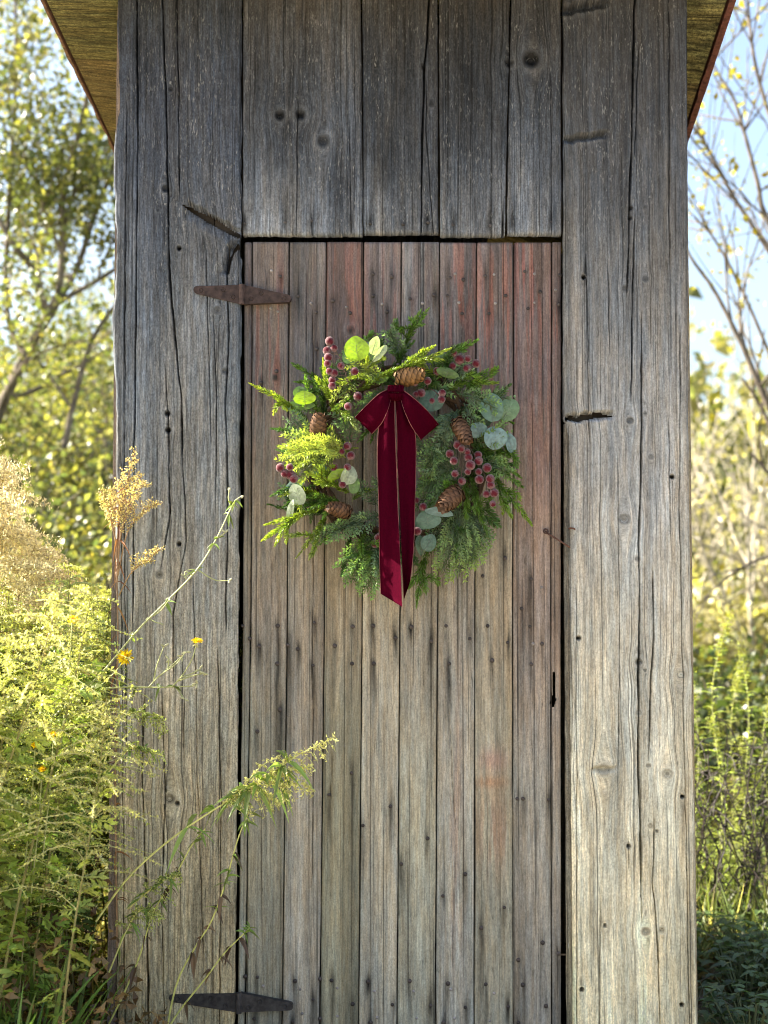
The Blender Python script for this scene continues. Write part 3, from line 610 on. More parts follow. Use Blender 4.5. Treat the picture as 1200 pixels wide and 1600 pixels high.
def strap_hinge(knx, kny, ltip, rtip, hk, ht, col):
    hg = link('strap_hinge', None, door, -SHED_OFF)
    def leaf(tip, sgn):
        n = 14; t = np.linspace(0, 1, n); xs = knx + sgn * 3 + (tip[0] - knx - sgn * 3) * t; yc = kny + (tip[1] - kny) * t
        t = np.concatenate([np.linspace(0, 1, n - 4), 1 + np.array([.4, .75, .95, 1.02]) * ht / math.hypot(tip[0] - knx, 1)]); xs = knx + sgn * 3 + (tip[0] - knx - sgn * 3) * t; yc = kny + (tip[1] - kny) * t
        hh = hk + (ht - hk) * np.minimum(t, 1); hh[-4:] = ht * np.array([.92, .66, .34, .08])
        Yf = -0.0035
        m = MB()
        f = np.concatenate([P(xs, yc - hh, Yf), P(xs, yc + hh, Yf)]); b_ = f.copy(); b_[:, 1] = .0005 if sgn < 0 else DY - .0005
        i = np.arange(n - 1)
        q = np.concatenate([np.stack([i, i + n, i + n + 1, i + 1], -1), np.stack([i, i + 1, 2 * n + i + 1, 2 * n + i], -1), np.stack([n + i + 1, n + i, 3 * n + i, 3 * n + i + 1], -1)])
        m.add(np.vstack([f, b_]), None, np.vstack([q, [[n - 1, 2 * n - 1, 4 * n - 1, 3 * n - 1]], [[0, 2 * n, 3 * n, n]]]), col)
        for tt, o_ in ((.2, .45), (.42, -.4), (.92, 0)):        # screw heads, in the leaf
            xx = knx + (tip[0] - knx) * tt; yy = kny + (tip[1] - kny) * tt + o_ * (hk * (1 - tt) + ht * tt)
            c = P(xx, yy, Yf); th = np.arange(10) * math.pi / 5; rr = .0056
            r1 = np.stack([c[0] + rr * np.cos(th), np.full(10, Yf), c[2] + rr * np.sin(th)], -1); r2 = np.stack([c[0] + rr * .8 * np.cos(th), np.full(10, Yf - .0016), c[2] + rr * .8 * np.sin(th)], -1); r3 = np.stack([c[0] + rr * .35 * np.cos(th), np.full(10, Yf - .0006), c[2] + rr * .35 * np.sin(th)], -1)
            a = np.arange(10); b = (a + 1) % 10
            m.add(np.vstack([r1, r2, r3, [[c[0], Yf - .0006, c[2]]]]), np.stack([20 + a, 20 + b, a * 0 + 30], -1), np.vstack([np.stack([a, b, 10 + b, 10 + a], -1), np.stack([10 + a, 10 + b, 20 + b, 20 + a], -1)]), np.array(col) * .8)
        return m
    mL = leaf(ltip, -1); mR = leaf(rtip, 1); m = MB()
    for q in (mL, mR):
        pass
    base = P(knx, kny, -.003)
    kn = MB(); zz = np.linspace(-1, 1, 5)
    tube(kn, np.stack([np.full(5, base[0]), np.full(5, -.0045), base[2] + zz * hk * 1.43e-3 * 1.04], -1), (.0068), 10, np.array(col) * 1.25)
    hg_me = MB()
    for src in (mL, mR, kn):
        off = hg_me.n
        hg_me.V += src.V; hg_me.C += src.C; hg_me.T += [t + off for t in src.T]; hg_me.Q += [t + off for t in src.Q]; hg_me.n += src.n
    bpy.data.objects.remove(hg)
    link('strap_hinge', hg_me.mesh('strap_hinge', M_RUST), door, -SHED_OFF)
strap_hinge(378, 460, (308, 453), (449, 466), 15, 6, (.048, .031, .028))
strap_hinge(373, 1567, (270, 1560), (452, 1573), 15, 6, (.045, .040, .038))
# hook and staple
m = MB()
tube(m, smooth_line([P(853, 830, DY - .004), P(857, 834, DY - .012), P(870, 842, -.014), P(884, 851, -.012), P(890, 855, -.004)], 14), .0022, 6, (.11, .055, .04))
th = np.linspace(0, 2 * math.pi, 13); c = P(853, 830, DY - .006); tube(m, np.stack([c[0] + .005 * np.cos(th), c[1] + .003 * np.sin(th), c[2] + .005 * np.sin(th)], -1), .0018, 5, (.09, .05, .04), False)
link('door_hook', m.mesh('door_hook', M_RUST, True), door, -SHED_OFF)
m = MB(); tube(m, smooth_line([P(889, 826, .002), P(892, 825, -.012), P(897, 826, -.013), P(898, 827, .002)], 10), .0020, 6, (.12, .055, .04))
onshed(link('hook_staple', m.mesh('hook_staple', M_RUST, True), shed))

# ------------------------------------------------------------------ the wreath
WC = P(620, 715, DY)
wreath = empty('wreath', tuple(WC), label='green christmas wreath with berries, pine cones and a burgundy velvet bow on the door', category='wreath')
def wpart(name, me, parent=None, **k):
    if parent is None: return link(name, me, wreath, -Vector(WC), **k)
    return link(name, me, parent, **k)
m = MB(); th = np.linspace(0, 2 * math.pi, 49)
for k in range(7):
    ph = k * .9; rr = .185 + .018 * np.cos(5 * th + ph); dd = -.030 + .018 * np.sin(4 * th + ph * 2)
    tube(m, np.stack([WC[0] + rr * np.cos(th), WC[1] + dd, WC[2] + rr * np.sin(th)], -1), .0045, 5, (.07, .045, .03), False)
wpart('twig_ring', m.mesh('twig_ring', M_BARK, True))

PB = (.21, .31, .035); PG = (.135, .25, .042); PD = (.065, .135, .032); PY_ = (.40, .48, .06)
CB = (.115, .185, .095); CG = (.125, .215, .065); CY = (.36, .43, .08); CM = (.17, .235, .06)
def needles(mb, pts, col, nl=.013, dens=1500, nw=.0016, r=None, tipcol=None):
    """a twig clothed in short forward-pointing needles"""
    n = 60; p = smooth_line(pts, n); seg = np.linalg.norm(np.diff(p, axis=0), axis=1); L = seg.sum()
    cnt = int(L * dens); t = np.sort(r.random(cnt)); x = t * (n - 1); i = np.minimum(x.astype(int), n - 2); f = (x - i)[:, None]
    b = p[i] * (1 - f) + p[i + 1] * f; tg = unit(p[i + 1] - p[i])
    ang = np.arange(cnt) * 2.4 + r.normal(0, .5, cnt); ref = np.array([0.0, -1.0, 0.0]) + 0 * tg
    a = unit(np.cross(tg, ref)); c = np.cross(tg, a)
    ca, sa = np.cos(ang)[:, None], np.sin(ang)[:, None]
    rad = unit(a * ca * 1.0 + c * sa * .6)                         # a little flattened sprays
    op = np.interp(t, [0, .8, 1], [.80, .65, .15])[:, None]
    d = unit(tg * np.cos(op) + rad * np.sin(op) + r.normal(0, .08, (cnt, 3)))
    ln = nl * np.interp(t, [0, .15, .7, 1], [.7, 1, .9, .55]) * (.8 + .4 * r.random(cnt))
    nr = unit(np.cross(d, np.cross(rad, d)) + r.normal(0, .5, (cnt, 3)))
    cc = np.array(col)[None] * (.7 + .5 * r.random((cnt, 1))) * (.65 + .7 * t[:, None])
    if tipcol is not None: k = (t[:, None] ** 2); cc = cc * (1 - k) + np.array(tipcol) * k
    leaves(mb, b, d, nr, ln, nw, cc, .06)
    tube(mb, p[::6], np.linspace(.0016, .0007, len(p[::6])), 4, np.array(col) * .6, False)
def pine_sprig(base, tips, yb, yt, col, seed, tipcol=None, nl=.0125, parent=True):
    if base[0] > 650: nl = .0165
    """base px, list of tip px: a main twig to the first tip, side twigs to the others"""
    r = np.random.default_rng(seed); m = MB(); A = P(base[0], base[1], yb)
    T0 = P(tips[0][0], tips[0][1], yt); main = [A, A * .5 + T0 * .5 + r.normal(0, .006, 3) + np.array([0, -.008, .004]), T0]
    needles(m, main, col, nl, 1900, .0027, r, tipcol); mp = smooth_line(main, 30)
    for k, tp in enumerate(tips[1:]):
        s = mp[int(6 + 14 * (k + .5) / max(1, len(tips) - 1))]; T = P(tp[0], tp[1], yt + r.normal(0, .012))
        needles(m, [s, s * .45 + T * .55 + np.array([0, -.006, .003]) + r.normal(0, .004, 3), T], col, nl, 1900, .0027, r, tipcol)
    wpart('pine_sprig', m.mesh('pine_sprig', M_PINE))
def cedar_sprig(base, tip, yb, yt, col, seed, tipcol=None, width=.36):
    r = np.random.default_rng(seed); m = MB(); A = P(base[0], base[1], yb); T = P(tip[0], tip[1], yt); L = np.linalg.norm(T - A)
    p = smooth_line([A, A * .5 + T * .5 + r.normal(0, .05, 3) * L + np.array([0, -.08 * L, 0]), T], 40)
    tube(m, p[::4], np.linspace(.0016, .0006, 10), 4, np.array(col) * .7, False)
    nlat = int(L / .0070); vw = np.array([0, -1.0, 0]); B = []; D = []; LL = []; CC = []
    tilt = r.normal(0, .35)
    for k in range(nlat):
        t = .08 + .92 * k / nlat; q = p[int(t * 39)]; tg = unit(p[min(39, int(t * 39) + 1)] - p[max(0, int(t * 39) - 1)])
        s = unit(np.cross(tg, vw)) * (1 if k % 2 else -1); s = unit(s + vw * r.normal(tilt, .35))
        ll = L * width * (1.1 - t) ** .8 * (.75 + .5 * r.random()) + .010
        d = unit(tg * .95 + s * .62); nn = max(4, int(ll / .0044))
        pts = q + d * np.linspace(0, ll, nn)[:, None] + tg * (np.linspace(0, 1, nn) ** 2 * ll * .25)[:, None]
        for sd in (-1, 1):
            e = unit(np.cross(d, vw)) * sd; e = unit(e + vw * r.normal(0, .3, 3).mean())
            B.append(pts); dd = unit(d * .85 + e * .6 + r.normal(0, .15, (nn, 3))); D.append(dd); LL.append(np.full(nn, .0105) * (.6 + .6 * r.random(nn)) * np.linspace(1.1, .7, nn)); 
            w = np.clip(np.linspace(0, 1, nn) * .6 + t * .5, 0, 1)[:, None] if tipcol is not None else np.zeros((nn, 1))
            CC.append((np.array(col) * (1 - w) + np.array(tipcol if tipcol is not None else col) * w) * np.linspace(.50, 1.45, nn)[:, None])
        B.append(pts); D.append(np.tile(d, (nn, 1))); LL.append(np.full(nn, .006)); CC.append(CC[-1])
    B = np.vstack(B); D = np.vstack(D); LL = np.concatenate(LL); CC = np.vstack(CC) * (.8 + .4 * r.random((len(B), 1)))
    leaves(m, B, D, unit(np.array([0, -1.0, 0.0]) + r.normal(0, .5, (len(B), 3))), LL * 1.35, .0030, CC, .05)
    wpart('cedar_sprig', m.mesh('cedar_sprig', M_PINE))
# under-layer: a full ring of darker greenery
r0 = np.random.default_rng(77)
for k in range(50):
    a = 2 * math.pi * k / 50 + r0.normal(0, .05); rr = 132 + r0.normal(0, 9); bx_, by_ = 620 + rr * math.cos(a) * .97, 712 + rr * math.sin(a)
    out = a + r0.choice([-1, 1]) * r0.uniform(.2, .9) + (math.pi if r0.random() < .14 else 0)
    ln = r0.uniform(45, 72) * (.7 if math.cos(out - a) < 0 else 1.0)
    tx, ty = bx_ + ln * math.cos(out), by_ + ln * math.sin(out) * .95
    if math.hypot((tx - 620) / .97, ty - 712) < 92: tx, ty = 620 + .97 * 92 * math.cos(out), 712 + 92 * math.sin(out); tx, ty = (tx + bx_) / 2, (ty + by_) / 2
    dep = -.02 - .045 * r0.random()
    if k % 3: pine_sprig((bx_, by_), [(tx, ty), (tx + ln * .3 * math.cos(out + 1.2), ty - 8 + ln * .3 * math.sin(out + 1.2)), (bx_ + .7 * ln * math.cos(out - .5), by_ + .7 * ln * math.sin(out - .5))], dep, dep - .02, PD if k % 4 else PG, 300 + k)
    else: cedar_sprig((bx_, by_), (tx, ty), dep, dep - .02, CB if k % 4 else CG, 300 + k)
# traced sprigs
PS = [((480, 655), [(392, 600), (425, 612), (428, 646), (448, 640)], -.05, -.085, PB, PY_), ((528, 655), [(505, 562), (494, 590), (540, 600)], -.06, -.10, PB, PY_),
      ((575, 608), [(573, 552), (545, 590), (600, 560)], -.07, -.11, PB, PY_), ((590, 592), [(703, 545), (680, 540), (690, 562), (660, 548)], -.075, -.125, PB, PY_),
      ((625, 565), [(657, 486), (669, 483), (617, 500), (662, 507), (606, 520), (640, 497)], -.035, -.05, PG, None), ((560, 548), [(581, 518)], -.03, -.035, PG, None),
      ((685, 575), [(744, 532), (725, 548)], -.03, -.05, PG, None), ((680, 615), [(776, 598), (748, 588), (750, 606)], -.06, -.08, PG, PB), ((560, 610), [(640, 572), (620, 590)], -.07, -.10, PB, PB),
      ((735, 690), [(812, 745), (805, 715), (815, 760)], -.05, -.07, PG, PG), ((755, 730), [(829, 818), (800, 808), (812, 780), (786, 800)], -.05, -.065, PG, PB), ((735, 745), [(760, 832), (742, 800), (772, 790)], -.06, -.075, PG, PG),
      ((725, 745), [(729, 815), (716, 790)], -.065, -.08, PG, PG), ((715, 750), [(672, 790), (690, 770)], -.05, -.06, PG, PG), ((672, 850), [(651, 946), (640, 917), (666, 925), (686, 912)], -.05, -.05, PG, PG),
      ((510, 790), [(414, 820), (410, 844), (430, 851), (447, 848)], -.06, -.10, PB, PY_), ((510, 805), [(464, 870), (484, 872), (450, 838)], -.07, -.105, PB, (.3, .34, .12)), ((505, 775), [(438, 775), (455, 790), (470, 800)], -.06, -.095, PB, PY_),
      ((545, 770), [(478, 738), (490, 752), (500, 730)], -.07, -.11, PB, PY_), ((535, 768), [(485, 722), (520, 728)], -.07, -.10, PB, PB), ((528, 642), [(560, 672)], -.09, -.11, PB, (.28, .34, .16)),
      ((520, 800), [(420, 788), (440, 770)], -.03, -.04, PD, PD), ((600, 850), [(555, 890), (570, 905)], -.03, -.03, PD, PD), ((560, 615), [(520, 640), (540, 660)], -.06, -.09, PG, PB), ((600, 640), [(580, 690), (560, 690)], -.04, -.06, PD, PG),
      ((690, 590), [(640, 560), (660, 570)], -.07, -.10, PB, PY_), ((745, 650), [(800, 660)], -.03, -.05, PD, PG), ((560, 820), [(500, 850)], -.04, -.06, PD, PG), ((700, 700), [(668, 720)], -.05, -.06, PG, PG), ((770, 690), [(795, 705), (808, 728)], -.05, -.06, PG, PG),
      ((550, 780), [(585, 765)], -.05, -.07, PG, PB), ((740, 800), [(745, 850), (765, 840)], -.045, -.05, PG, PG), ((540, 690), [(480, 700)], -.05, -.06, PG, PB)]
for k, (b_, t_, y0, y1, c_, tc_) in enumerate(PS): pine_sprig(b_, t_, y0, y1, c_, 500 + k, tc_)
CS = [((545, 700), (446, 722), -.06, -.10, CG, CY), ((545, 695), (452, 688), -.06, -.11, CG, CY), ((530, 705), (470, 742), -.07, -.11, CG, CY), ((540, 690), (480, 672), -.05, -.09, CG, CY), ((560, 700), (452, 705), -.08, -.12, CY, CY), ((540, 715), (500, 690), -.09, -.125, CY, CY),
      ((560, 660), (525, 655), -.05, -.08, CB, CB), ((545, 700), (552, 650), -.06, -.09, CB, CG),
      ((720, 640), (668, 660), -.06, -.08, CB, CB), ((715, 640), (690, 695), -.07, -.09, CB, CB), ((735, 645), (790, 618), -.05, -.08, CB, CB), ((715, 615), (770, 635), -.07, -.095, CB, CG), ((725, 630), (745, 660), -.08, -.10, CB, CG),
      ((705, 670), (668, 738), -.06, -.08, CG, CG), ((710, 690), (665, 770), -.05, -.07, CG, CG), ((700, 725), (655, 795), -.05, -.06, CB, CG), ((690, 745), (655, 760), -.04, -.05, CB, CB),
      ((718, 780), (692, 893), -.06, -.06, CB, CM), ((725, 785), (718, 897), -.06, -.06, CB, CM), ((735, 790), (750, 862), -.055, -.06, CB, CG), ((712, 800), (672, 850), -.05, -.05, CB, CG), ((730, 800), (735, 880), -.065, -.07, CB, CM),
      ((575, 800), (514, 836), -.07, -.095, CB, CG), ((600, 800), (548, 820), -.07, -.09, CB, CB), ((600, 830), (536, 886), -.05, -.06, CG, CG), ((600, 845), (573, 922), -.05, -.05, CG, CG), ((595, 840), (553, 908), -.05, -.055, CG, CG), ((590, 790), (565, 760), -.05, -.07, CB, CB), ((600, 780), (590, 750), -.05, -.06, CB, CB),
      ((605, 600), (570, 580), -.07, -.10, CG, CY), ((600, 605), (560, 640), -.07, -.10, CG, CG), ((650, 600), (700, 610), -.06, -.08, CB, CG), ((560, 590), (530, 620), -.06, -.10, CG, CY), ((590, 580), (550, 570), -.08, -.11, CG, CY)]
for k, (b_, t_, y0, y1, c_, tc_) in enumerate(CS): cedar_sprig(b_, t_, y0, y1, c_, 700 + k, tc_)
# eucalyptus: round leaves with a vein fold
def euc(cx, cy, rx, ry, ang, Y, tilt, col, seed, yaw=0.0):
    r = np.random.default_rng(seed); na, nr_ = 22, 5; th = np.arange(na) * 2 * math.pi / na
    V = [[0, 0, 0]]; 
    for k in range(1, nr_ + 1):
        q = k / nr_; rad = q * (1 + .04 * np.sin(3 * th + seed) + .03 * r.normal(0, .6, na)); x = np.cos(th) * rad; y = np.sin(th) * rad
        x = x * (1 - .18 * (y > 0) * y ** 2); z = .10 * np.abs(x) - .16 * (y ** 2) + .10 * np.sin(2.2 * th + seed) * q ** 2
        V += list(np.stack([x, y, z], -1))
    V = np.array(V); s = 1.43e-3; V *= np.array([rx * s, ry * s, (rx + ry) * .5 * s])
    ca, sa = math.cos(ang), math.sin(ang); V = np.stack([V[:, 0] * ca - V[:, 1] * sa, V[:, 0] * sa + V[:, 1] * ca, V[:, 2]], -1)
    # local x->X, y->Z, z->-Y; tilt about the X axis, yaw about Z
    X, Yv, Z = V[:, 0], -V[:, 2], V[:, 1]; ct, st_ = math.cos(tilt), math.sin(tilt); Yv, Z = Yv * ct - Z * st_, Yv * st_ + Z * ct
    cyw, syw = math.cos(yaw), math.sin(yaw); X, Yv = X * cyw - Yv * syw, X * syw + Yv * cyw
    c = P(cx, cy, Y); W3 = np.stack([X, Yv, Z], -1) + c
    a = np.arange(na); b = (a + 1) % na; tr = np.stack([a * 0, 1 + a, 1 + b], -1); q = []
    for k in range(nr_ - 1): q.append(np.stack([1 + k * na + a, 1 + (k + 1) * na + a, 1 + (k + 1) * na + b, 1 + k * na + b], -1))
    m = MB(); rr = np.concatenate([[0], np.repeat(np.arange(1, nr_ + 1) / nr_, na)])[:, None]
    bl = .55 + .9 * np.random.default_rng(seed + 9).random((len(W3), 1)); frost_ = np.array([.30, .40, .40]); k_ = .45 * (1 - rr) + .2 * (bl - .75)
    C = np.array(col) * (1 - k_) + np.array(col) * 1.35 * k_; m.add(W3, tr, np.vstack(q), C * (.8 + .2 * bl))
    def onl(x, y):
        z = .10 * abs(x) - .16 * y * y + .10 * math.sin(2.2 * math.atan2(y, x) + seed) * (x * x + y * y) - .012
        v = np.array([x * rx * s, y * ry * s, z * (rx + ry) * .5 * s]); v = np.array([v[0] * ca - v[1] * sa, v[0] * sa + v[1] * ca, v[2]]); q_ = np.array([v[0], -v[2] - .0006, v[1]])
        q_ = np.array([q_[0], q_[1] * ct - q_[2] * st_, q_[1] * st_ + q_[2] * ct]); return np.array([q_[0] * cyw - q_[1] * syw, q_[0] * syw + q_[1] * cyw, q_[2]]) + c
    VCOL = np.array(col) * .75 + .12
    tube(m, np.array([onl(0.001, yy) for yy in np.linspace(-.95, .75, 7)]), [.0008, .0008, .0007, .0006, .0005, .0004, .0003], 3, VCOL, False)
    for k, yy in enumerate((-.6, -.3, 0, .25)):
        for sg in (-1, 1): tube(m, np.array([onl(sg * .01, yy), onl(sg * .3, yy + .22), onl(sg * .55, yy + .34)]), [.0005, .0004, .0002], 3, VCOL, False)
    stem = P(np.array([cx - rx * 0 + ry * math.sin(ang) * 1.0, cx + ry * math.sin(ang) * 1.9]), np.array([cy + ry * math.cos(ang), cy + ry * math.cos(ang) * 1.9]), Y + .004)
    tube(m, np.vstack([onl(0.001, -.9), onl(.001, -1.3), onl(.001, -1.8) + np.array([0, .006, 0])]), [.0008, .0009, .0009], 4, (.16, .18, .10), False)
    wpart('eucalyptus_leaf', m.mesh('eucalyptus_leaf', M_EUC, True))
TE = (.105, .185, .155); TL = (.17, .27, .285); YG = (.24, .36, .035); PW = (.33, .39, .29); GN = (.11, .19, .07); DK = (.07, .13, .10)
EU = [(557, 545, 19, 19, 0.1, -.118, .25, YG, 0), (546, 556, 13, 11, .8, -.10, .3, DK, 0), (585, 540, 10, 15, -.2, -.115, .2, PW, .5), (594, 552, 7, 17, -.65, -.125, .3, PW, .6), (578, 548, 13, 14, .3, -.105, .1, DK, 0),
      (476, 622, 17, 11, .05, -.105, .4, YG, 0), (468, 612, 11, 8, .3, -.085, .3, GN, 0), (466, 634, 26, 8, .1, -.07, .2, GN, 0), (464, 773, 14, 17, .4, -.10, .2, PW, -.4), (454, 797, 6, 17, -.35, -.10, .2, PW, -.5), (461, 757, 16, 8, .5, -.09, .2, TE, 0),
      (527, 741, 16, 8, .5, -.105, .5, YG, 0), (545, 743, 13, 15, -.3, -.11, .2, PW, .3), (553, 756, 9, 16, .1, -.10, .2, GN, .4), (500, 735, 12, 12, .1, -.09, .2, TE, 0),
      (769, 637, 19, 22, .1, -.09, .1, TE, .1), (795, 640, 16, 19, -.5, -.075, .1, (.13, .22, .13), .2), (774, 684, 18, 18, .0, -.085, .15, TL, 0), (797, 691, 9, 17, .35, -.08, .1, TL, .3), (747, 672, 14, 12, .5, -.075, .2, TL, 0), (757, 655, 12, 12, .2, -.06, .1, DK, 0),
      (674, 626, 20, 17, .3, -.075, .1, TE, 0), (697, 670, 14, 19, .3, -.07, .1, (.14, .23, .17), 0), (699, 583, 18, 8, -.3, -.09, .4, GN, 0), (690, 561, 12, 10, .2, -.08, .2, GN, 0),
      (668, 813, 20, 15, .15, -.085, .3, TE, 0), (686, 800, 22, 8, -.15, -.10, .5, TL, 0), (670, 848, 13, 14, -.4, -.08, .2, TE, .3), (657, 852, 8, 16, .2, -.07, .1, (.11, .18, .13), .3), (595, 590, 14, 9, .3, -.09, .3, GN, 0)]
for k, (x, y, rx, ry, an, Y, ti, c_, yw) in enumerate(EU): euc(x, y, rx, ry, an, Y, ti, c_, 40 + k, yw)
# pine cones
def cone(cx, cy, ln, rad, ang, Y, toward, seed, col=(.078, .038, .017)):
    r = np.random.default_rng(seed); m = MB(); s = 1.43e-3; L = ln * s; Rr = rad * s
    ax = unit(np.array([math.cos(ang), -toward, math.sin(ang)])); u = unit(np.cross(ax, [0, 1.0, 0.1])); v = np.cross(ax, u); c = P(cx, cy, Y)
    n = 62
    for k in range(n):
        t = (k + .5) / n; zz = (t - .5) * L; rr = Rr * math.sin(math.pi * (.12 + .83 * t)) ** .7 * .72; ph = k * 2.39996
        o_ = u * math.cos(ph) + v * math.sin(ph); b = c + ax * zz + o_ * rr * .42
        d = unit(o_ * .95 + ax * (.10 + .9 * t)); sd = np.cross(d, ax); sd = unit(sd); up = np.cross(sd, d); w = Rr * .46 * (.6 + .5 * math.sin(math.pi * t)); l_ = Rr * .66
        p = [b - sd * w * .35, b + sd * w * .35, b + d * l_ * .7 + sd * w, b + d * l_ + up * w * .3, b + d * l_ * .7 - sd * w, b + d * l_ * .55 - up * w * .55]
        cc = np.array(col) * (.75 + .5 * r.random()); C = np.array([cc * .3, cc * .3, cc * 1.0, cc * 2.0, cc * 1.0, cc * .4])  # gap shade painted in: scale bases dark, tips pale
        m.add(p, [[0, 1, 2], [0, 2, 4], [2, 3, 4], [0, 5, 1], [1, 5, 2], [0, 4, 5], [4, 3, 5], [3, 2, 5]], None, C)
    cr_ = MB(); tube(m, np.array([c - ax * L * .48, c - ax * L * .2, c + ax * L * .2, c + ax * L * .46]), np.array([.35, .5, .45, .1]) * Rr, 8, np.array(col) * .4)
    wpart('pine_cone', m.mesh('pine_cone', M_CONE))
cone(637, 589, 40, 18, .15, -.115, .25, 1, (.12, .062, .02)); cone(497, 668, 34, 16, 1.45, -.11, .3, 2); cone(721, 671, 40, 16, -1.15, -.11, .45, 3); cone(705, 778, 40, 19, -2.35, -.11, .5, 4); cone(532, 797, 34, 15, 2.9, -.115, .55, 5)
# berries
def ball(r_, nu=18, nv=12):
    m = MB(); V = [[0, 0, 1]]; 
    for i in range(1, nv):
        for j in range(nu): V.append([math.sin(math.pi * i / nv) * math.cos(2 * math.pi * j / nu), math.sin(math.pi * i / nv) * math.sin(2 * math.pi * j / nu), math.cos(math.pi * i / nv)])
    V.append([0, 0, -1]); V = np.array(V) * r_; a = np.arange(nu); b = (a + 1) % nu; q = []
    for i in range(nv - 2): q.append(np.stack([1 + i * nu + a, 1 + (i + 1) * nu + a, 1 + (i + 1) * nu + b, 1 + i * nu + b], -1))
    facing = sm(.60, .86, -V[:, 1] / r_ + .10 * np.random.default_rng(4).normal(0, 1, len(V)))[:, None]          # rim sheen painted into the colour: pale frosted sides, red front
    m.add(V, np.vstack([np.stack([a * 0, 1 + a, 1 + b], -1), np.stack([a * 0 + len(V) - 1, 1 + (nv - 2) * nu + b, 1 + (nv - 2) * nu + a], -1)]), np.vstack(q), np.array([.155, .085, .09]) * (1 - facing) + np.array([.078, .005, .012]) * facing); return m
BERRY = ball(.0088).mesh('berry', M_BERRY, True)
SPR = [((545, 600), -.12, [(515, 533), (522, 544), (511, 548), (513, 558), (512, 568), (533, 572), (515, 580), (522, 583), (519, 594), (519, 603), (554, 580)]),
       ((575, 640), -.10, [(559, 619), (544, 635)]), ((545, 745), -.10, [(543, 697), (533, 705), (548, 712), (522, 730), (543, 730), (535, 757)]), ((480, 755), -.12, [(438, 731), (453, 730), (445, 740), (454, 742), (459, 748)]),
       ((668, 572), -.075, [(708, 552), (718, 562), (731, 560), (744, 568), (730, 576), (707, 572), (683, 580)]), ((662, 605), -.10, [(668, 595), (648, 598), (650, 616), (658, 614), (691, 614), (675, 626), (690, 624)]),
       ((708, 680), -.10, [(715, 695), (721, 701), (730, 706), (703, 709), (709, 720), (732, 715), (735, 727), (711, 740), (731, 737), (722, 752)]), ((735, 700), -.095, [(747, 711), (748, 720), (748, 737), (761, 731), (749, 749), (766, 748), (767, 758), (760, 772), (772, 770), (770, 787)]),
       ((625, 830), -.075, [(586, 850), (592, 840)]), ((655, 815), -.085, [(651, 782), (661, 792), (652, 830)])]
rb = np.random.default_rng(12)
for base, Y, pts in SPR:
    sp = wpart('berry_spray', None); m = MB(); A = P(base[0], base[1], Y + .03); cen = np.mean(pts, 0); far = max(pts, key=lambda q: (q[0] - base[0]) ** 2 + (q[1] - base[1]) ** 2)
    E = P(far[0], far[1], Y + .004); stem = smooth_line([A, A * .5 + E * .5 + np.array([.004, -.008, .004]), E], 12); tube(m, stem, .0011, 4, (.11, .075, .06), False)
    for (x, y) in pts:
        Yb = Y - .012 * rb.random(); c = P(x, y, Yb); k = int(np.argmin(np.linalg.norm(stem - c, axis=1))); k = max(0, k - 2); tube(m, smooth_line([stem[k], stem[k] * .4 + c * .6 + np.array([0, .004, -.002]), c], 5), .0008, 4, (.12, .08, .065), False)
        o = link('berry', BERRY, sp, tuple(c)); o.scale = (1 + .12 * rb.normal(),) * 3; o.rotation_euler = tuple(rb.normal(0, .22, 3))
    link('stem', m.mesh('berry_stem', M_STEM), sp)
# bow
VC = (.034, .0005, .0058)
bow = wpart('bow', None)
def sheet(mb, Lp, Rp, nu, nv, wave, thick, col, seed=0):
    """ribbon between two edge lines (world points), with a little cross wave and thickness"""
    a = smooth_line(Lp, nv); b = smooth_line(Rp, nv); s = np.linspace(0, 1, nu)
    G = a[:, None] * (1 - s)[None, :, None] + b[:, None] * s[None, :, None]
    G[..., 1] += wave * np.sin(math.pi * s)[None] + .0042 * np.sin(2 * math.pi * s * 1.3 + seed)[None] * np.sin(np.linspace(0, 2.6, nv) * 2 + seed)[:, None] + wave * .35 * np.sin(np.linspace(0, 7, nv) + seed)[:, None]
    V = G.reshape(-1, 3); V2 = V + np.array([0, thick, 0]); i, j = np.meshgrid(np.arange(nv - 1), np.arange(nu - 1), indexing='ij')
    q = np.stack([i * nu + j, (i + 1) * nu + j, (i + 1) * nu + j + 1, i * nu + j + 1], -1).reshape(-1, 4); o = len(V)
    rim = np.concatenate([np.arange(nu), np.arange(1, nv) * nu + nu - 1, (nv - 1) * nu + np.arange(nu - 2, -1, -1), np.arange(nv - 2, 0, -1) * nu]); r2 = np.roll(rim, -1)
    mb.add(np.vstack([V, V2]), None, np.vstack([q, q[:, ::-1] + o, np.stack([r2, rim, rim + o, r2 + o], -1)]), col)
    return a, b
EDGE = (.20, .065, .06)
def W_(p): return P(p[0], p[1], p[2])
def tail(Lpx, Rpx, wave, seed):
    m = MB(); a, b = sheet(m, [W_(p) for p in Lpx], [W_(p) for p in Rpx], 9, 40, wave, .0012, VC, seed)
    o = link('tail', m.mesh('tail', M_VELVET, True), bow)
    m2 = MB()
    for e in (a, b):
        q = e.copy(); q[:, 1] += wave * .35 * np.sin(np.linspace(0, 7, 40) + seed) - .0004; tube(m2, q, .0006, 5, EDGE)
    link('edging', m2.mesh('edging', M_STEM, True), bow)
tail([(601, 625, -.120), (592, 665, -.124), (590, 720, -.122), (592, 800, -.124), (593, 870, -.116), (595, 928, -.106)], [(616, 620, -.120), (617, 665, -.127), (619, 720, -.126), (622, 800, -.130), (625, 870, -.146), (628, 948, -.166)], -.004, 0)
tail([(617, 620, -.118), (620, 665, -.120), (621, 720, -.118), (625, 800, -.118), (628, 870, -.118), (631, 938, -.112)], [(630, 622, -.118), (646, 668, -.120), (650, 700, -.117), (648, 800, -.118), (646, 860, -.122), (641, 908, -.134)], -.003, 1.5)
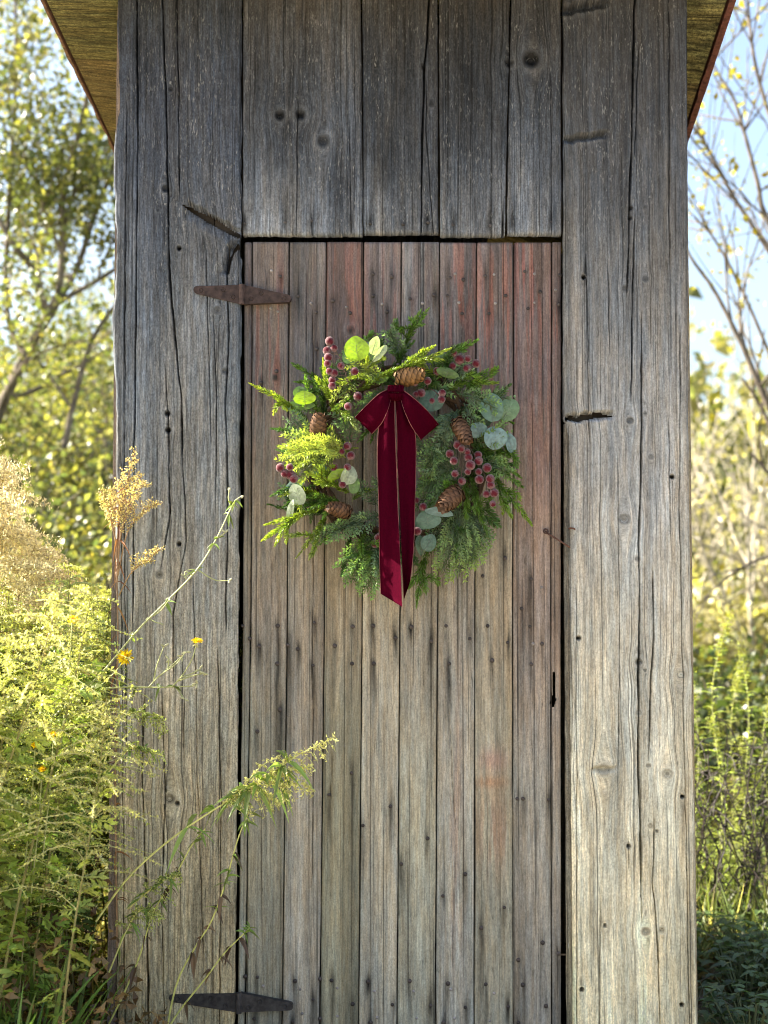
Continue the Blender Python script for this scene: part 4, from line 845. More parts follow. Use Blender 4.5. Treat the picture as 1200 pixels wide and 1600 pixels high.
def loop(front_top, front_bot, Yk, Ye, bulge):
    m = MB(); T = np.array(front_top, float); B_ = np.array(front_bot, float); n = len(T); t = np.linspace(0, 1, n)
    Yf = Yk + (Ye - Yk) * t - bulge * np.sin(math.pi * t ** .8)
    ft = np.array([P(x, y, Y) for (x, y), Y in zip(T, Yf)]); fb = np.array([P(x, y, Y) for (x, y), Y in zip(B_, Yf)])
    Yr = Yk + .006 + (Ye - Yk + .020) * t; bt = np.array([P(x, y, Y) for (x, y), Y in zip(T, Yr)])[::-1]; bb = np.array([P(x, y, Y) for (x, y), Y in zip(B_, Yr)])[::-1]
    et = (ft[-1] + bt[0]) / 2 + (ft[-1] - ft[-2]) * .12; eb = (fb[-1] + bb[0]) / 2 + (fb[-1] - fb[-2]) * .12
    a, b = sheet(m, np.vstack([ft, [et], bt]), np.vstack([fb, [eb], bb]), 10, 44, -.003, .0012, VC, 2)
    link('loop', m.mesh('loop', M_VELVET, True), bow)
    m2 = MB()
    for e in (a, b): q = e.copy(); q[:, 1] += -.003 * .35 * np.sin(np.linspace(0, 7, 44) + 2) - .0003; tube(m2, q, .0007, 5, EDGE)
    link('edging', m2.mesh('edging', M_STEM, True), bow)
loop([(610, 607), (593, 615), (574, 632), (557, 650)], [(611, 622), (606, 640), (597, 660), (583, 676)], -.128, -.112, .027)
loop([(626, 607), (644, 620), (664, 638), (683, 660)], [(626, 622), (632, 642), (643, 666), (656, 685)], -.128, -.108, .028)
m = MB(); n = 9
for k in range(7):        # gathered knot: soft folds side by side
    x = 608 + k * 3.4; tube(m, smooth_line([P(x + .6, 604, -.128), P(x, 608, -.140 + .004 * abs(k - 3) / 3), P(x, 616, -.142 + .004 * abs(k - 3) / 3), P(x - .5, 624, -.128)], n), .0036 + .0008 * (k % 2), 7, VC)
link('knot', m.mesh('knot', M_VELVET, True), bow)

# ------------------------------------------------------------------ weeds
def parts(root, **meshes):
    for k, me in meshes.items(): link(k, me, root)
def mugwort_parts(seed, h=1.0, plume=.45, lc=(.20, .26, .06), bc=(.34, .37, .12), sc=(.22, .20, .07), lean=.09, nleaf=26, dens=1.0, lobed=True):
    r = np.random.default_rng(seed); az = r.random() * 6.28
    tip = np.array([math.cos(az) * lean * h, math.sin(az) * lean * h, h]); p = smooth_line([[0, 0, 0], tip * .4 * np.array([.4, .4, 1]), tip * np.array([.8, .8, .8]), tip], 40)
    st = MB(); lf = MB(); fl = MB(); tube(st, p[::3], np.linspace(.0030, .0010, len(p[::3])), 5, sc)
    for k in range(nleaf):
        t = .06 + .72 * k / nleaf; q = p[int(t * 39)]; a = k * 2.4 + r.normal(0, .3); out = np.array([math.cos(a), math.sin(a), r.uniform(-.3, .55)]); L = .068 * (1.1 - .55 * t) * r.uniform(.6, 1.35)
        col = np.array(lc) * r.uniform(.75, 1.25); 
        if t < .34:
            L *= .75
            if r.random() < .34: col = np.array([.17, .105, .055]) * r.uniform(.5, 1.5); out[2] = -.9; L *= .7
        d = unit(out); nr = unit(np.array([0, -.25, .8]) + r.normal(0, .45, 3)); sd = unit(np.cross(d, nr)); drp = np.array([0, 0, -1.0])
        if lobed:
            nl = 7; tt = np.array([.25, .25, .5, .5, .72, .72, .8]); sg = np.array([1, -1, 1, -1, 1, -1, 0]); b = q + d * (L * tt)[:, None] + drp * (.25 * L * tt ** 2)[:, None]
            b[-1] = q + d * L * .55; dd = unit(d * .8 + sd * (sg * .8)[:, None] + drp * .15 + r.normal(0, .12, (nl, 3)))
            leaves(lf, b, dd, np.tile(nr, (nl, 1)), L * np.array([.5, .5, .5, .5, .36, .36, .5]), L * .19, col, .08)
            leaves(lf, q[None], d[None], nr[None], L * .9, L * .10, col * .9, -.03)
        else:
            for e in range(2): blade(lf, q, d + r.normal(0, .25, 3), nr, L * 1.1, L * .2, col, .35, 4)
    nb_ = int(38 * dens); B = []; D = []
    for k in range(nb_):
        t = min(.995, 1 - plume + plume * (k + r.normal(0, .8)) / nb_); q = p[int(np.clip(t * 39, 0, 39))]; a = k * 2.4 + r.normal(0, .4); L = h * .115 * max(.05, 1.06 - (t - 1 + plume) / plume) ** .7 * r.uniform(.35, 1.35) + .02
        out = np.array([math.cos(a) * .8, math.sin(a) * .8, 1.0 + r.normal(0, .3)]); tt = np.linspace(0, 1, 7); c = q + unit(out) * (L * tt)[:, None] + np.array([math.cos(a), math.sin(a), -1.3]) * (.55 * L * tt ** 2)[:, None]
        tube(st, c[::2], [.0010, .0009, .0008, .0006], 3, np.array(bc) * .8, False); nbud = int(L / .0042 * dens)
        x = r.random(nbud) * 6; i = x.astype(int); f = (x - i)[:, None]; B.append(c[i] * (1 - f) + c[np.minimum(i + 1, 6)] * f); D.append(unit(r.normal(0, 1, (nbud, 3)) + np.array([0, 0, -.5])))
    B = np.vstack(B); D = np.vstack(D); leaves(fl, B, D, unit(r.normal(0, 1, (len(B), 3))), .0075 * (.6 + .8 * r.random(len(B))), .0042, np.array(bc) * (.7 + .6 * r.random((len(B), 1))), .2)
    return dict(stem=st.mesh('stem', M_STEM), leaves=lf.mesh('leaves', M_LEAF), flower_plume=fl.mesh('flower_plume', M_LEAF))
def plant_root(name, loc, label, cat, group=None):
    o = empty(name, loc, label=label, category=cat)
    if group: o['group'] = group
    return o
rw = np.random.default_rng(21)
variants = []
LAB = 'yellow-green feathery weed packed in the sunlit thicket left of the shed'
for k in range(8):
    lc = [(.29, .37, .08), (.24, .34, .07), (.32, .37, .10), (.17, .26, .07)][k % 4]; bc = [(.52, .54, .19), (.46, .50, .16), (.54, .53, .23), (.40, .46, .17)][k % 4]
    if k in (2, 5): lc, bc = (.30, .26, .12), (.50, .42, .24)
    lab, grp = [(LAB, 'feathery weeds in the thicket left of the shed'), ('browning straw-coloured weed mixed into the green thicket left of the shed', 'browning weeds in the thicket left of the shed'), ('darker green feathery weed in the thicket left of the shed', 'darker green weeds in the thicket left of the shed')][1 if k in (2, 5) else 2 if k in (3, 7) else 0]
    o = plant_root('mugwort', (0, 0, 0), lab, 'weed', grp); parts(o, **mugwort_parts(800 + k, 1.0, .5 + .1 * (k % 3), lc, bc, lobed=True, dens=1.7, nleaf=58)); variants.append(o)
placed = 0; tries = 0
def green_top(px): return np.interp(px, [-400, 0, 60, 120, 170, 200, 230, 260], [800, 835, 850, 870, 900, 960, 1100, 1350])
while placed < 200 and tries < 6000:
    tries += 1
    X = rw.uniform(-1.55, -.50); Y = rw.uniform(-.55, 1.1)
    if X > -.66 and Y > -.04: continue
    px, _ = proj(X, Y, .8); 
    if Y <= 0 and px > 98 + 34 * rw.random(): continue
    if Y < -.3 and rw.random() < .4: continue
    top = green_top(px) + abs(rw.normal(0, 120)) + (30 if Y < -.2 else 0); d = ray(px, top); z = CAM[2] + d[2] * (Y - CAM[1]) / d[1]
    h = z - .0
    if h < .3: continue
    o = variants[placed] if placed < 8 else copy_tree(variants[int(rw.integers(8))])
    o.location = (X, Y, float(gz(X, Y)) - .01); o.scale = (max(.75, h),) * 2 + (h,); tl = .12 if Y > 0 or px < 40 else .04; o.rotation_euler = (rw.normal(0, tl), rw.normal(-.02, tl), rw.random() * 6.28); placed += 1

# fluffy goldenrod gone to seed, top left
def seedhead(seed, h):
    r = np.random.default_rng(seed); p = smooth_line([[0, 0, 0], [.02, 0, h * .5], [.05, 0, h * .85], [.10, .0, h]], 40); st = MB(); lf = MB(); fl = MB(); tube(st, p[::3], np.linspace(.004, .0014, 14), 5, (.2, .16, .08)); B = []
    for k in range(34):
        t = .70 + .30 * k / 34; q = p[int(t * 39)]; a = k * 2.4; L = (.13 * (1.05 - (t - .7) / .3) + .03) * r.uniform(.7, 1.2); tt = np.linspace(0, 1, 7)
        c = q + unit(np.array([math.cos(a) + .2, math.sin(a), .7 + r.normal(0, .45)])) * (L * tt)[:, None] + np.array([.2, 0, -.45]) * (L * tt ** 2)[:, None]; tube(st, c[::3], [.0006, .0005, .0004], 3, (.3, .26, .14), False)
        n = int(L * 1000); x = r.random(n) * 6; i = x.astype(int); f = (x - i)[:, None]; B.append(c[i] * (1 - f) + c[np.minimum(i + 1, 6)] * f + r.normal(0, .004, (n, 3)))
    B = np.vstack(B); leaves(fl, B, unit(r.normal(0, 1, (len(B), 3)) + np.array([0, 0, .4])), unit(r.normal(0, 1, (len(B), 3))), .008, .0035, np.array([.74, .67, .46]) * (.65 + .6 * r.random((len(B), 1))), .1)
    for k in range(30):
        t = .1 + .6 * k / 30; q = p[int(t * 39)]; a = k * 2.4; blade(lf, q, [math.cos(a), math.sin(a), .3], [0, 0, 1], .08 * r.uniform(.7, 1.2), .013, np.array([.2, .22, .06]) * r.uniform(.7, 1.2), .5, 5)
    return dict(stem=st.mesh('stem', M_STEM), leaves=lf.mesh('leaves', M_LEAF), seed_head=fl.mesh('seed_head', M_FLUFF))
sv = []
for k, (px, py, Y) in enumerate([(-30, 680, .15), (10, 700, .0), (35, 725, .2), (5, 760, -.1), (48, 790, .05), (-40, 740, -.2), (70, 845, .0), (20, 815, -.05), (95, 862, .15), (-15, 655, .4)]):
    c = P(px, py, Y); o = plant_root('goldenrod', (0, 0, 0), 'goldenrod gone to beige fluffy seed, topping the thicket at the far left', 'weed', 'goldenrod gone to seed at the far left')
    if k < 4: pp = seedhead(900 + k, 1.0); parts(o, **pp); sv.append(pp)
    else: parts(o, **sv[k % 4])
    h = c[2]; o.location = (c[0] - .115, Y, 0); o.scale = (1, 1, h); o.rotation_euler = (0, 0, rw.normal(0, .6))

# --- traced weeds in front of the left board
def twig_plume(st, fl, pts, r0, r1, sc, bc, r, nside=0, sl=.05, bud=.007, dens=260, side_from=.3, droop=.5, up=0.0):
    p = smooth_line(pts, 40); tube(st, p[::2], np.linspace(r0, r1, 20), 5, sc); B = []
    for k in range(nside):
        t = side_from + (1 - side_from) * k / nside; q = p[int(t * 39)]; tg = unit(p[min(39, int(t * 39) + 1)] - p[max(0, int(t * 39) - 1)]); s = unit(np.cross(tg, [0, -1.0, 0])) * (1 if k % 2 else -1) + r.normal(0, .4, 3)
        L = sl * (1.1 - (t - side_from) / (1 - side_from)) * r.uniform(.6, 1.3) + .008; tt = np.linspace(0, 1, 6); c = q + unit(tg * .9 + s * .7 + np.array([0, 0, up])) * (L * tt)[:, None] + np.array([0, 0, -1.0]) * (droop * L * tt ** 2)[:, None]
        tube(st, c, np.linspace(.0008, .0005, 6), 3, sc, False); n = int(L * dens * 2); x = r.random(n) * 5; i = x.astype(int); f = (x - i)[:, None]; B.append(c[i] * (1 - f) + c[np.minimum(i + 1, 5)] * f + r.normal(0, .0015, (n, 3)))
    if B:
        B = np.vstack(B); leaves(fl, B, unit(r.normal(0, 1, (len(B), 3))), unit(r.normal(0, 1, (len(B), 3))), bud * (.6 + .8 * r.random(len(B))), bud * .5, np.array(bc) * (.7 + .6 * r.random((len(B), 1))), .2)
    return p
def small_leaves(lf, p, idx, L, Wd, col, r, droop=.4, nper=2):
    for i in idx:
        for e in range(nper):
            d = unit(r.normal(0, 1, 3) * np.array([1, .7, .7]) + np.array([0, -.2, .1])); blade(lf, p[int(i)], d, unit(r.normal(0, .5, 3) + np.array([0, -.6, .8])), L * r.uniform(.6, 1.3), Wd * r.uniform(.7, 1.2), np.array(col) * r.uniform(.75, 1.25), droop, 5)
def lp(pts): return [P(x, y, Y) for x, y, Y in pts]
r = np.random.default_rng(31)
# dry rust-coloured stalk
o = plant_root('dry_mugwort', (0, 0, 0), 'tall dry rust-brown weed stalk rising at the left corner of the shed', 'weed'); st = MB(); fl = MB(); lf = MB()
OR_ = (.58, .49, .28)
p = twig_plume(st, fl, lp([(183, 1480, -.10), (180, 1200, -.10), (184, 1000, -.09), (183, 850, -.09), (196, 770, -.09), (212, 698, -.10)]), .0024, .001, (.27, .17, .095), OR_, r, 26, .045, .006, 330, .72, .15, .7)
for pts in ([(184, 900, -.09), (190, 830, -.10), (215, 770, -.12), (229, 757, -.12)], [(184, 910, -.09), (178, 830, -.08), (165, 790, -.07), (158, 765, -.07)], [(184, 900, -.09), (200, 830, -.10), (225, 800, -.11), (247, 785, -.12)], [(186, 930, -.09), (205, 895, -.12), (230, 875, -.13), (252, 856, -.14)], [(184, 880, -.09), (186, 800, -.06), (190, 745, -.06)], [(182, 850, -.09), (172, 800, -.1), (176, 760, -.1)], [(184, 860, -.09), (200, 790, -.1), (222, 740, -.1)]):
    twig_plume(st, fl, lp(pts), .0016, .0007, (.30, .19, .10), OR_, r, 16, .028, .006, 420, .35, .1, .7)
small_leaves(lf, p, range(2, 34, 2), .04, .005, (.28, .13, .06), r, .7)
parts(o, stem=st.mesh('stem', M_STEM), flower_plume=fl.mesh('flower_plume', M_LEAF), leaves=lf.mesh('leaves', M_LEAF))
# bare branching stem with buds, and the yellow-flowered one
def buds(st, c, d, col, n=3, ln=.012):
    for k in range(n):
        dd = unit(np.asarray(d) + r.normal(0, .45, 3)); tube(st, np.array([c, c + dd * ln * .5, c + dd * ln]), [.0012, .0026, .0010], 5, col)
def flower(c, d, R_, seed):
    q = np.random.default_rng(seed); m = MB(); d = unit(d); u = unit(np.cross(d, [0.3, 0.2, 1.0])); v = np.cross(d, u); n = 22; a = np.arange(n) * 2 * math.pi / n
    for k, (s_, el) in enumerate(((1, .25), (.75, .7), (.45, 1.2))):
        aa = a + k * .15; dd = unit(u * np.cos(aa)[:, None] * math.cos(el) + v * np.sin(aa)[:, None] * math.cos(el) + d * math.sin(el) + q.normal(0, .1, (n, 3)))
        leaves(m, np.tile(c, (n, 1)), dd, np.tile(d, (n, 1)), R_ * s_ * (.85 + .3 * q.random(n)), R_ * .26, np.array([.90, .64, .015]) * (.85 + .3 * q.random((n, 1))), .12, .7)
    return m.mesh('flower', M_LEAF)
GS = (.34, .36, .16)
o = plant_root('hawkweed', (0, 0, 0), 'long thin green stem with bare buds slanting up across the left board', 'weed'); st = MB(); lf = MB(); fl = MB()
p = twig_plume(st, fl, lp([(110, 1100, -.14), (165, 1045, -.16), (215, 985, -.18), (265, 935, -.19), (308, 890, -.20), (338, 842, -.20), (358, 800, -.20), (370, 778, -.20)]), .0026, .0014, GS, GS, r)
for pts in ([(309, 890, -.20), (335, 906, -.20), (358, 907, -.20)], [(228, 968, -.18), (250, 955, -.19), (265, 936, -.20)], [(338, 842, -.2), (347, 836, -.2), (352, 832, -.2)], [(362, 795, -.20), (357, 780, -.20), (358, 768, -.2)], [(366, 783, -.2), (376, 776, -.2)], [(230, 965, -.18), (243, 972, -.19), (251, 974, -.19)], [(300, 898, -.2), (290, 893, -.2), (288, 900, -.2)]):
    q = smooth_line(lp(pts), 8); tube(st, q, np.linspace(.0015, .001, 8), 4, GS); buds(st, q[-1], q[-1] - q[-2], (.36, .36, .22), 2, .009)
small_leaves(lf, p, [10, 16, 22, 27, 28, 33, 36, 38], .022, .007, (.2, .27, .07), r, .4, 3)
parts(o, stem=st.mesh('stem', M_STEM), leaves=lf.mesh('leaves', M_LEAF))
o = plant_root('hawkweed', (0, 0, 0), 'yellow-flowered weed branching low in front of the left board', 'weed'); st = MB(); lf = MB()
p = smooth_line(lp([(60, 1140, -.16), (130, 1085, -.18), (185, 1074, -.19), (245, 1074, -.2), (300, 1072, -.2)]), 40); tube(st, p, np.linspace(.0026, .0012, 40), 5, GS)
for pts in ([(232, 1074, -.2), (250, 1055, -.21), (275, 1038, -.22), (290, 1018, -.22)], [(240, 1066, -.2), (245, 1040, -.21), (256, 1010, -.21)], [(268, 1074, -.2), (285, 1055, -.21), (300, 1030, -.22), (307, 1006, -.22)], [(278, 1064, -.2), (300, 1056, -.22), (320, 1052, -.22)], [(275, 1074, -.2), (283, 1085, -.2), (288, 1092, -.2)], [(300, 1072, -.2), (308, 1068, -.2)], [(255, 1050, -.21), (268, 1040, -.2), (284, 1025, -.2)], [(283, 1058, -.21), (296, 1054, -.21), (312, 1046, -.21)], [(262, 1046, -.21), (264, 1030, -.21)], [(150, 1078, -.18), (180, 1050, -.19), (195, 1030, -.2)]):
    q = smooth_line(lp(pts), 8); tube(st, q, np.linspace(.0015, .001, 8), 4, GS); buds(st, q[-1], q[-1] - q[-2], (.38, .38, .22), 3)
small_leaves(lf, p, [8, 14, 20, 24, 30, 34], .022, .007, (.2, .27, .07), r, .4, 3)
parts(o, stem=st.mesh('stem', M_STEM), leaves=lf.mesh('leaves', M_LEAF))
link('flower', flower(P(308, 1003, -.22), [.1, -.5, .9], .013, 1), o); link('flower', flower(P(196, 1027, -.2), [.15, -.95, .25], .019, 2), o)
o2 = plant_root('hawkweed', (0, 0, 0), 'small yellow flowers poking out of the green thicket left of the yellow-flowered weed', 'weed'); st = MB()
for k, (x, y, rr) in enumerate([(113, 969, .014), (84, 1148, .009), (55, 1165, .010), (66, 1203, .010)]):
    c = P(x, y, -.36); tube(st, smooth_line([c + np.array([-.03, .05, -.25]), c + np.array([-.01, .02, -.1]), c], 8), .0014, 4, GS); link('flower', flower(c, [.2, -.6, .7], rr, 5 + k), o2)
link('stem', st.mesh('stem', M_STEM), o2)
# leaning mugwort with pale plume
LC = (.22, .31, .08); BC = (.66, .64, .32); SC = (.56, .56, .20)
o = plant_root('mugwort', (0, 0, 0), 'long weed leaning right across the door with a pale flowering tip', 'weed'); st = MB(); fl = MB(); lf = MB()
p = twig_plume(st, fl, lp([(150, 1440, -.16), (200, 1372, -.19), (262, 1315, -.21), (330, 1268, -.23), (400, 1226, -.24), (465, 1180, -.25), (530, 1149, -.25)]), .0026, .0009, SC, BC, r, 40, .052, .0075, 230, .55, .75, .05)
small_leaves(lf, p, [16, 20, 22, 23, 24, 25, 26, 27, 28, 29, 30, 31], .058, .010, LC, r, .6, 4)
for pts in ([(352, 1254, -.23), (372, 1240, -.24), (405, 1200, -.25), (440, 1178, -.25)], [(400, 1226, -.24), (430, 1225, -.25), (470, 1225, -.26), (485, 1232, -.26)], [(380, 1238, -.24), (410, 1240, -.25), (432, 1252, -.25)], [(420, 1210, -.24), (450, 1205, -.25), (492, 1195, -.25)]):
    twig_plume(st, fl, lp(pts), .0012, .0006, SC, BC, r, 16, .030, .0075, 300, .15, .7)
parts(o, stem=st.mesh('stem', M_STEM), flower_plume=fl.mesh('flower_plume', M_LEAF), leaves=lf.mesh('leaves', M_LEAF))
BR = (.13, .085, .06)
for (lab, pts, li, dead, side) in (
   ('slanting weed stem with green tufts and shrivelled leaves below the pale flowering tip', [(255, 1640, -.12), (275, 1540, -.14), (305, 1480, -.16), (330, 1440, -.18), (352, 1380, -.2), (372, 1310, -.22), (392, 1262, -.23)], [22, 26, 27, 28, 30, 36, 38], [12, 15, 18, 22, 24, 30], None),
   ('short slanting stem with brown curled leaves against the left board', [(170, 1600, -.12), (190, 1560, -.13), (216, 1500, -.14), (240, 1425, -.16), (268, 1380, -.18), (300, 1320, -.2), (325, 1290, -.2)], [22, 30, 33, 36], [12, 16, 20, 25, 28], None),
   ('lowest slanting stem crossing the lower hinge', [(255, 1620, -.12), (280, 1580, -.13), (320, 1530, -.15), (350, 1490, -.16), (378, 1462, -.17), (392, 1448, -.17)], [33, 36, 38], [10, 18, 22, 26, 30], None)):
    o = plant_root('mugwort', (0, 0, 0), lab, 'weed'); st = MB(); lf = MB(); dl = MB(); fl = MB(); p = twig_plume(st, fl, lp(pts), .0023, .0011, (.54, .55, .17), BC, r)
    small_leaves(lf, p, li, .028, .006, LC, r, .4, 4); small_leaves(dl, p, dead, .03, .011, BR, r, 1.0, 2); parts(o, stem=st.mesh('stem', M_STEM), leaves=lf.mesh('leaves', M_LEAF), dead_leaves=dl.mesh('dead_leaves', M_LEAF))
for lab, pts, n_ in (('arching weed tip drooping in front of the left board at mid height', [(160, 1200, -.2), (185, 1130, -.2), (215, 1112, -.21), (245, 1122, -.22), (257, 1145, -.22)], 22), ('thin weed tip reaching over the left board below the arching one', [(150, 1230, -.2), (200, 1172, -.2), (225, 1172, -.21), (258, 1182, -.22)], 18),
                     ('bushy weed sprig with pale arching tip low on the left board', [(170, 1520, -.16), (195, 1460, -.18), (215, 1425, -.19), (235, 1422, -.2), (252, 1432, -.2)], 22), ('fine green weed sprig on the left board above the lower hinge', [(200, 1420, -.17), (235, 1390, -.19), (262, 1372, -.2), (280, 1364, -.2)], 20)):
    o = plant_root('mugwort', (0, 0, 0), lab, 'weed'); st = MB(); fl = MB(); lf = MB(); p = twig_plume(st, fl, lp(pts), .002, .0007, SC, (.36, .40, .14), r, n_, .035, .0065, 380, .3, .6); small_leaves(lf, p, range(6, 34, 4), .03, .006, LC, r, .5, 2)
    parts(o, stem=st.mesh('stem', M_STEM), flower_plume=fl.mesh('flower_plume', M_LEAF), leaves=lf.mesh('leaves', M_LEAF))
# dead-leaf tangle at the foot of the left board and broad grass blades in the corner
m = MB(); n = 3600
bx_ = np.stack([rw.uniform(-1.3, -.42, n), rw.uniform(-.45, .0, n), np.abs(rw.normal(0, .17, n))], -1); bx_[:, 2] = bx_[:, 2] * np.interp(bx_[:, 0], [-.62, -.42], [1, .35])
leaves(m, bx_, unit(rw.normal(0, 1, (n, 3))), unit(rw.normal(0, 1, (n, 3))), .03 * (.5 + rw.random(n)), .014, np.array([.28, .18, .095]) * (.3 + 1.2 * rw.random((n, 1))), .3)
link('leaf_litter', m.mesh('leaf_litter', M_LEAF), None, None, kind='stuff')
def grass_clump(seed):
    q = np.random.default_rng(seed); m = MB()
    for k in range(26): blade(m, q.normal(0, .02, 3) * [1, 1, 0], [q.normal(0, .3), q.normal(0, .3), 1], unit(q.normal(0, 1, 3) * [1, 1, .1]), q.uniform(.3, .6), q.uniform(.009, .016), np.array([.13, .22, .05]) * q.uniform(.7, 1.3), q.uniform(.2, .7), 7)
    return m.mesh('grass_clump', M_LEAF)
gc = [grass_clump(k) for k in range(4)]
for k in range(24):
    X, Y = rw.uniform(-1.05, -.66), rw.uniform(-.6, -.2)
    link('grass_clump', gc[k % 4], None, (X, Y, 0), label='clump of broad green grass blades in the lower left corner', category='grass', group='grass clumps in the lower left corner').rotation_euler = (0, 0, rw.random() * 6)

# --- right side: leafy goldenrods behind the shed's shadow, dark tangled stems, low shade plants
def goldenrod_leafy(seed, lc=(.23, .31, .06)):
    q_ = np.random.default_rng(seed); st = MB(); lf = MB(); fl = MB(); p = smooth_line([[0, 0, 0], [.02, .01, .4], [-.01, 0, .75], [.05, 0, 1.0]], 60); tube(st, p[::4], np.linspace(.004, .0015, 15), 5, (.26, .27, .1))
    for k in range(60):
        t = .12 + .86 * k / 60; c = p[int(t * 59)]; a = k * 2.4 + q_.normal(0, .2); blade(lf, c, [math.cos(a), math.sin(a), .55], [0, 0, 1], .085 * (1.15 - .75 * t) * q_.uniform(.8, 1.2), .014 * (1.2 - .6 * t), np.array(lc) * q_.uniform(.75, 1.2), .45, 6)
    B = p[q_.integers(50, 60, 260)] + q_.normal(0, .012, (260, 3)); leaves(fl, B, unit(q_.normal(0, 1, (260, 3)) + [0, 0, .7]), unit(q_.normal(0, 1, (260, 3))), .010, .004, np.array([.36, .38, .10]), .1)
    return dict(stem=st.mesh('stem', M_STEM), leaves=lf.mesh('leaves', M_LEAF), flower_plume=fl.mesh('flower_plume', M_LEAF))
gv_ = [goldenrod_leafy(950 + k, [(.36, .43, .09), (.30, .38, .08), (.40, .43, .12)][k % 3]) for k in range(4)]
spots = [(1140, 960, 1.6), (1112, 1050, 1.45), (1165, 1040, 2.0), (1190, 1010, 1.7), (1100, 1120, 1.75), (1150, 1120, 1.5), (1185, 1150, 1.6), (1215, 1080, 1.9), (1250, 1000, 1.6), (1125, 1200, 1.55), (1170, 1230, 1.8), (1205, 1200, 1.4), (1290, 1050, 1.9), (1330, 980, 2.1), (1110, 1280, 1.5), (1150, 1300, 1.6), (1190, 1290, 1.7), (1230, 1280, 1.5)]
for k, (px, py, Y) in enumerate(spots):
    c = P(px, py, Y); o = plant_root('goldenrod', (c[0] - .05, Y, 0), 'sunlit yellow-green leafy goldenrod standing right of the shed' if k else 'tallest sunlit goldenrod right of the shed, its curved tip in front of dark shade', 'weed', 'leafy goldenrods right of the shed' if k else None)
    parts(o, **gv_[k % 4]); s = float(c[2]); o.scale = (max(.8, s), max(.8, s), s); o.rotation_euler = (0, 0, 0 if k == 0 else rw.random() * 6.28)
for k in range(14):
    X, Y = rw.uniform(.78, 2.2), rw.uniform(1.35, 2.6)
    o = copy_tree(variants[k % 8]); o.location = (X, Y, 0); h = rw.uniform(.35, .85); o.scale = (.9, .9, h); o.rotation_euler = (0, 0, rw.random() * 6.28); o['label'] = 'feathery yellow-green weed behind the goldenrods right of the shed'; o['group'] = 'feathery weeds right of the shed'
def tangle(seed, h):
    q_ = np.random.default_rng(seed); m = MB()
    for k in range(6):
        c = np.array([q_.normal(0, .03), q_.normal(0, .03), 0]); pts = [c]
        for s in range(7): c = c + np.array([q_.normal(0, .035), q_.normal(0, .03), h / 7]); pts.append(c)
        p = smooth_line(pts, 22); tube(m, p, np.linspace(.0028, .0012, 22), 4, np.array([.035, .026, .022]) * q_.uniform(.6, 1.4), False)
        for e in range(7):
            i = int(q_.integers(6, 21)); d = unit(q_.normal(0, 1, 3)) * q_.uniform(.04, .12); tube(m, smooth_line([p[i], p[i] + d * .6 + [0, 0, .01], p[i] + d + q_.normal(0, .02, 3)], 7), [.0018, .0018, .0015, .0015, .0015, .001, .0008], 4, (.035, .026, .022), False)
    return m.mesh('tangled_stems', M_STEM)
for k, (px, Y, h) in enumerate([(1128, 1.45, .56), (1168, 1.35, .66), (1205, 1.55, .55), (1108, 1.38, .60), (1150, 1.42, .5), (1188, 1.36, .68)]):
    link('dead_stems', tangle(40 + k, h), None, tuple(P(px, 1450, Y) * [1, 1, 0]), label='dark tangled dead weed stems among the bright goldenrods right of the shed', category='weed', group='dark dead stems right of the shed')
def shade_plant(seed):
    q_ = np.random.default_rng(seed); m = MB(); ms = MB()
    for k in range(34):
        a = q_.random() * 6.28; b = np.array([q_.normal(0, .05), q_.normal(0, .05), q_.uniform(.01, .15)]); blade(m, b, [math.cos(a), math.sin(a), .2], [0, 0, 1], q_.uniform(.03, .065), q_.uniform(.014, .032), np.array([.15, .22, .075]) * q_.uniform(.6, 1.3), .3, 6)
        tube(ms, np.array([[0, 0, 0], b * [.6, .6, .6], b]), .0014, 3, (.12, .13, .05), False)
    return dict(stems=ms.mesh('stems', M_STEM), leaves=m.mesh('leaves', M_LEAF))
sh = [shade_plant(k) for k in range(4)]
for k in range(80):
    X, Y = rw.uniform(.74, 1.9), rw.uniform(.2, 1.6)
    o = plant_root('ground_herb', (X, Y, 0), 'low broad-leaved green herb in the shade right of the shed', 'herb', 'low herbs in the shade right of the shed'); parts(o, **sh[k % 4]); o.rotation_euler = (0, 0, rw.random() * 6)
m = MB(); n = 3000; lx, ly = rw.uniform(.72, 2.4, n), rw.uniform(.0, 2.2, n)
leaves(m, np.stack([lx, ly, gz(lx, ly) + .01 + .02 * rw.random(n)], -1), unit(rw.normal(0, 1, (n, 3)) * [1, 1, .35]), unit(rw.normal(0, .5, (n, 3)) + [0, 0, 1]), .045 * (.5 + rw.random(n)), .018, np.array([.24, .16, .08]) * (.4 + 1.1 * rw.random((n, 1))), .25)
for k in range(70):
    c = np.array([rw.uniform(.72, 1.8), rw.uniform(.2, 1.7), .01]); d = unit(rw.normal(0, 1, 3) * [1, 1, .35]) * rw.uniform(.1, .35); d[2] = abs(d[2]); tube(m, np.array([c, c + d * .5 + [0, 0, .01], c + d]), [.002, .0018, .001], 4, np.array([.30, .24, .15]) * rw.uniform(.5, 1.2), False)
link('leaf_litter', m.mesh('leaf_litter', M_LEAF), None, None, kind='stuff')
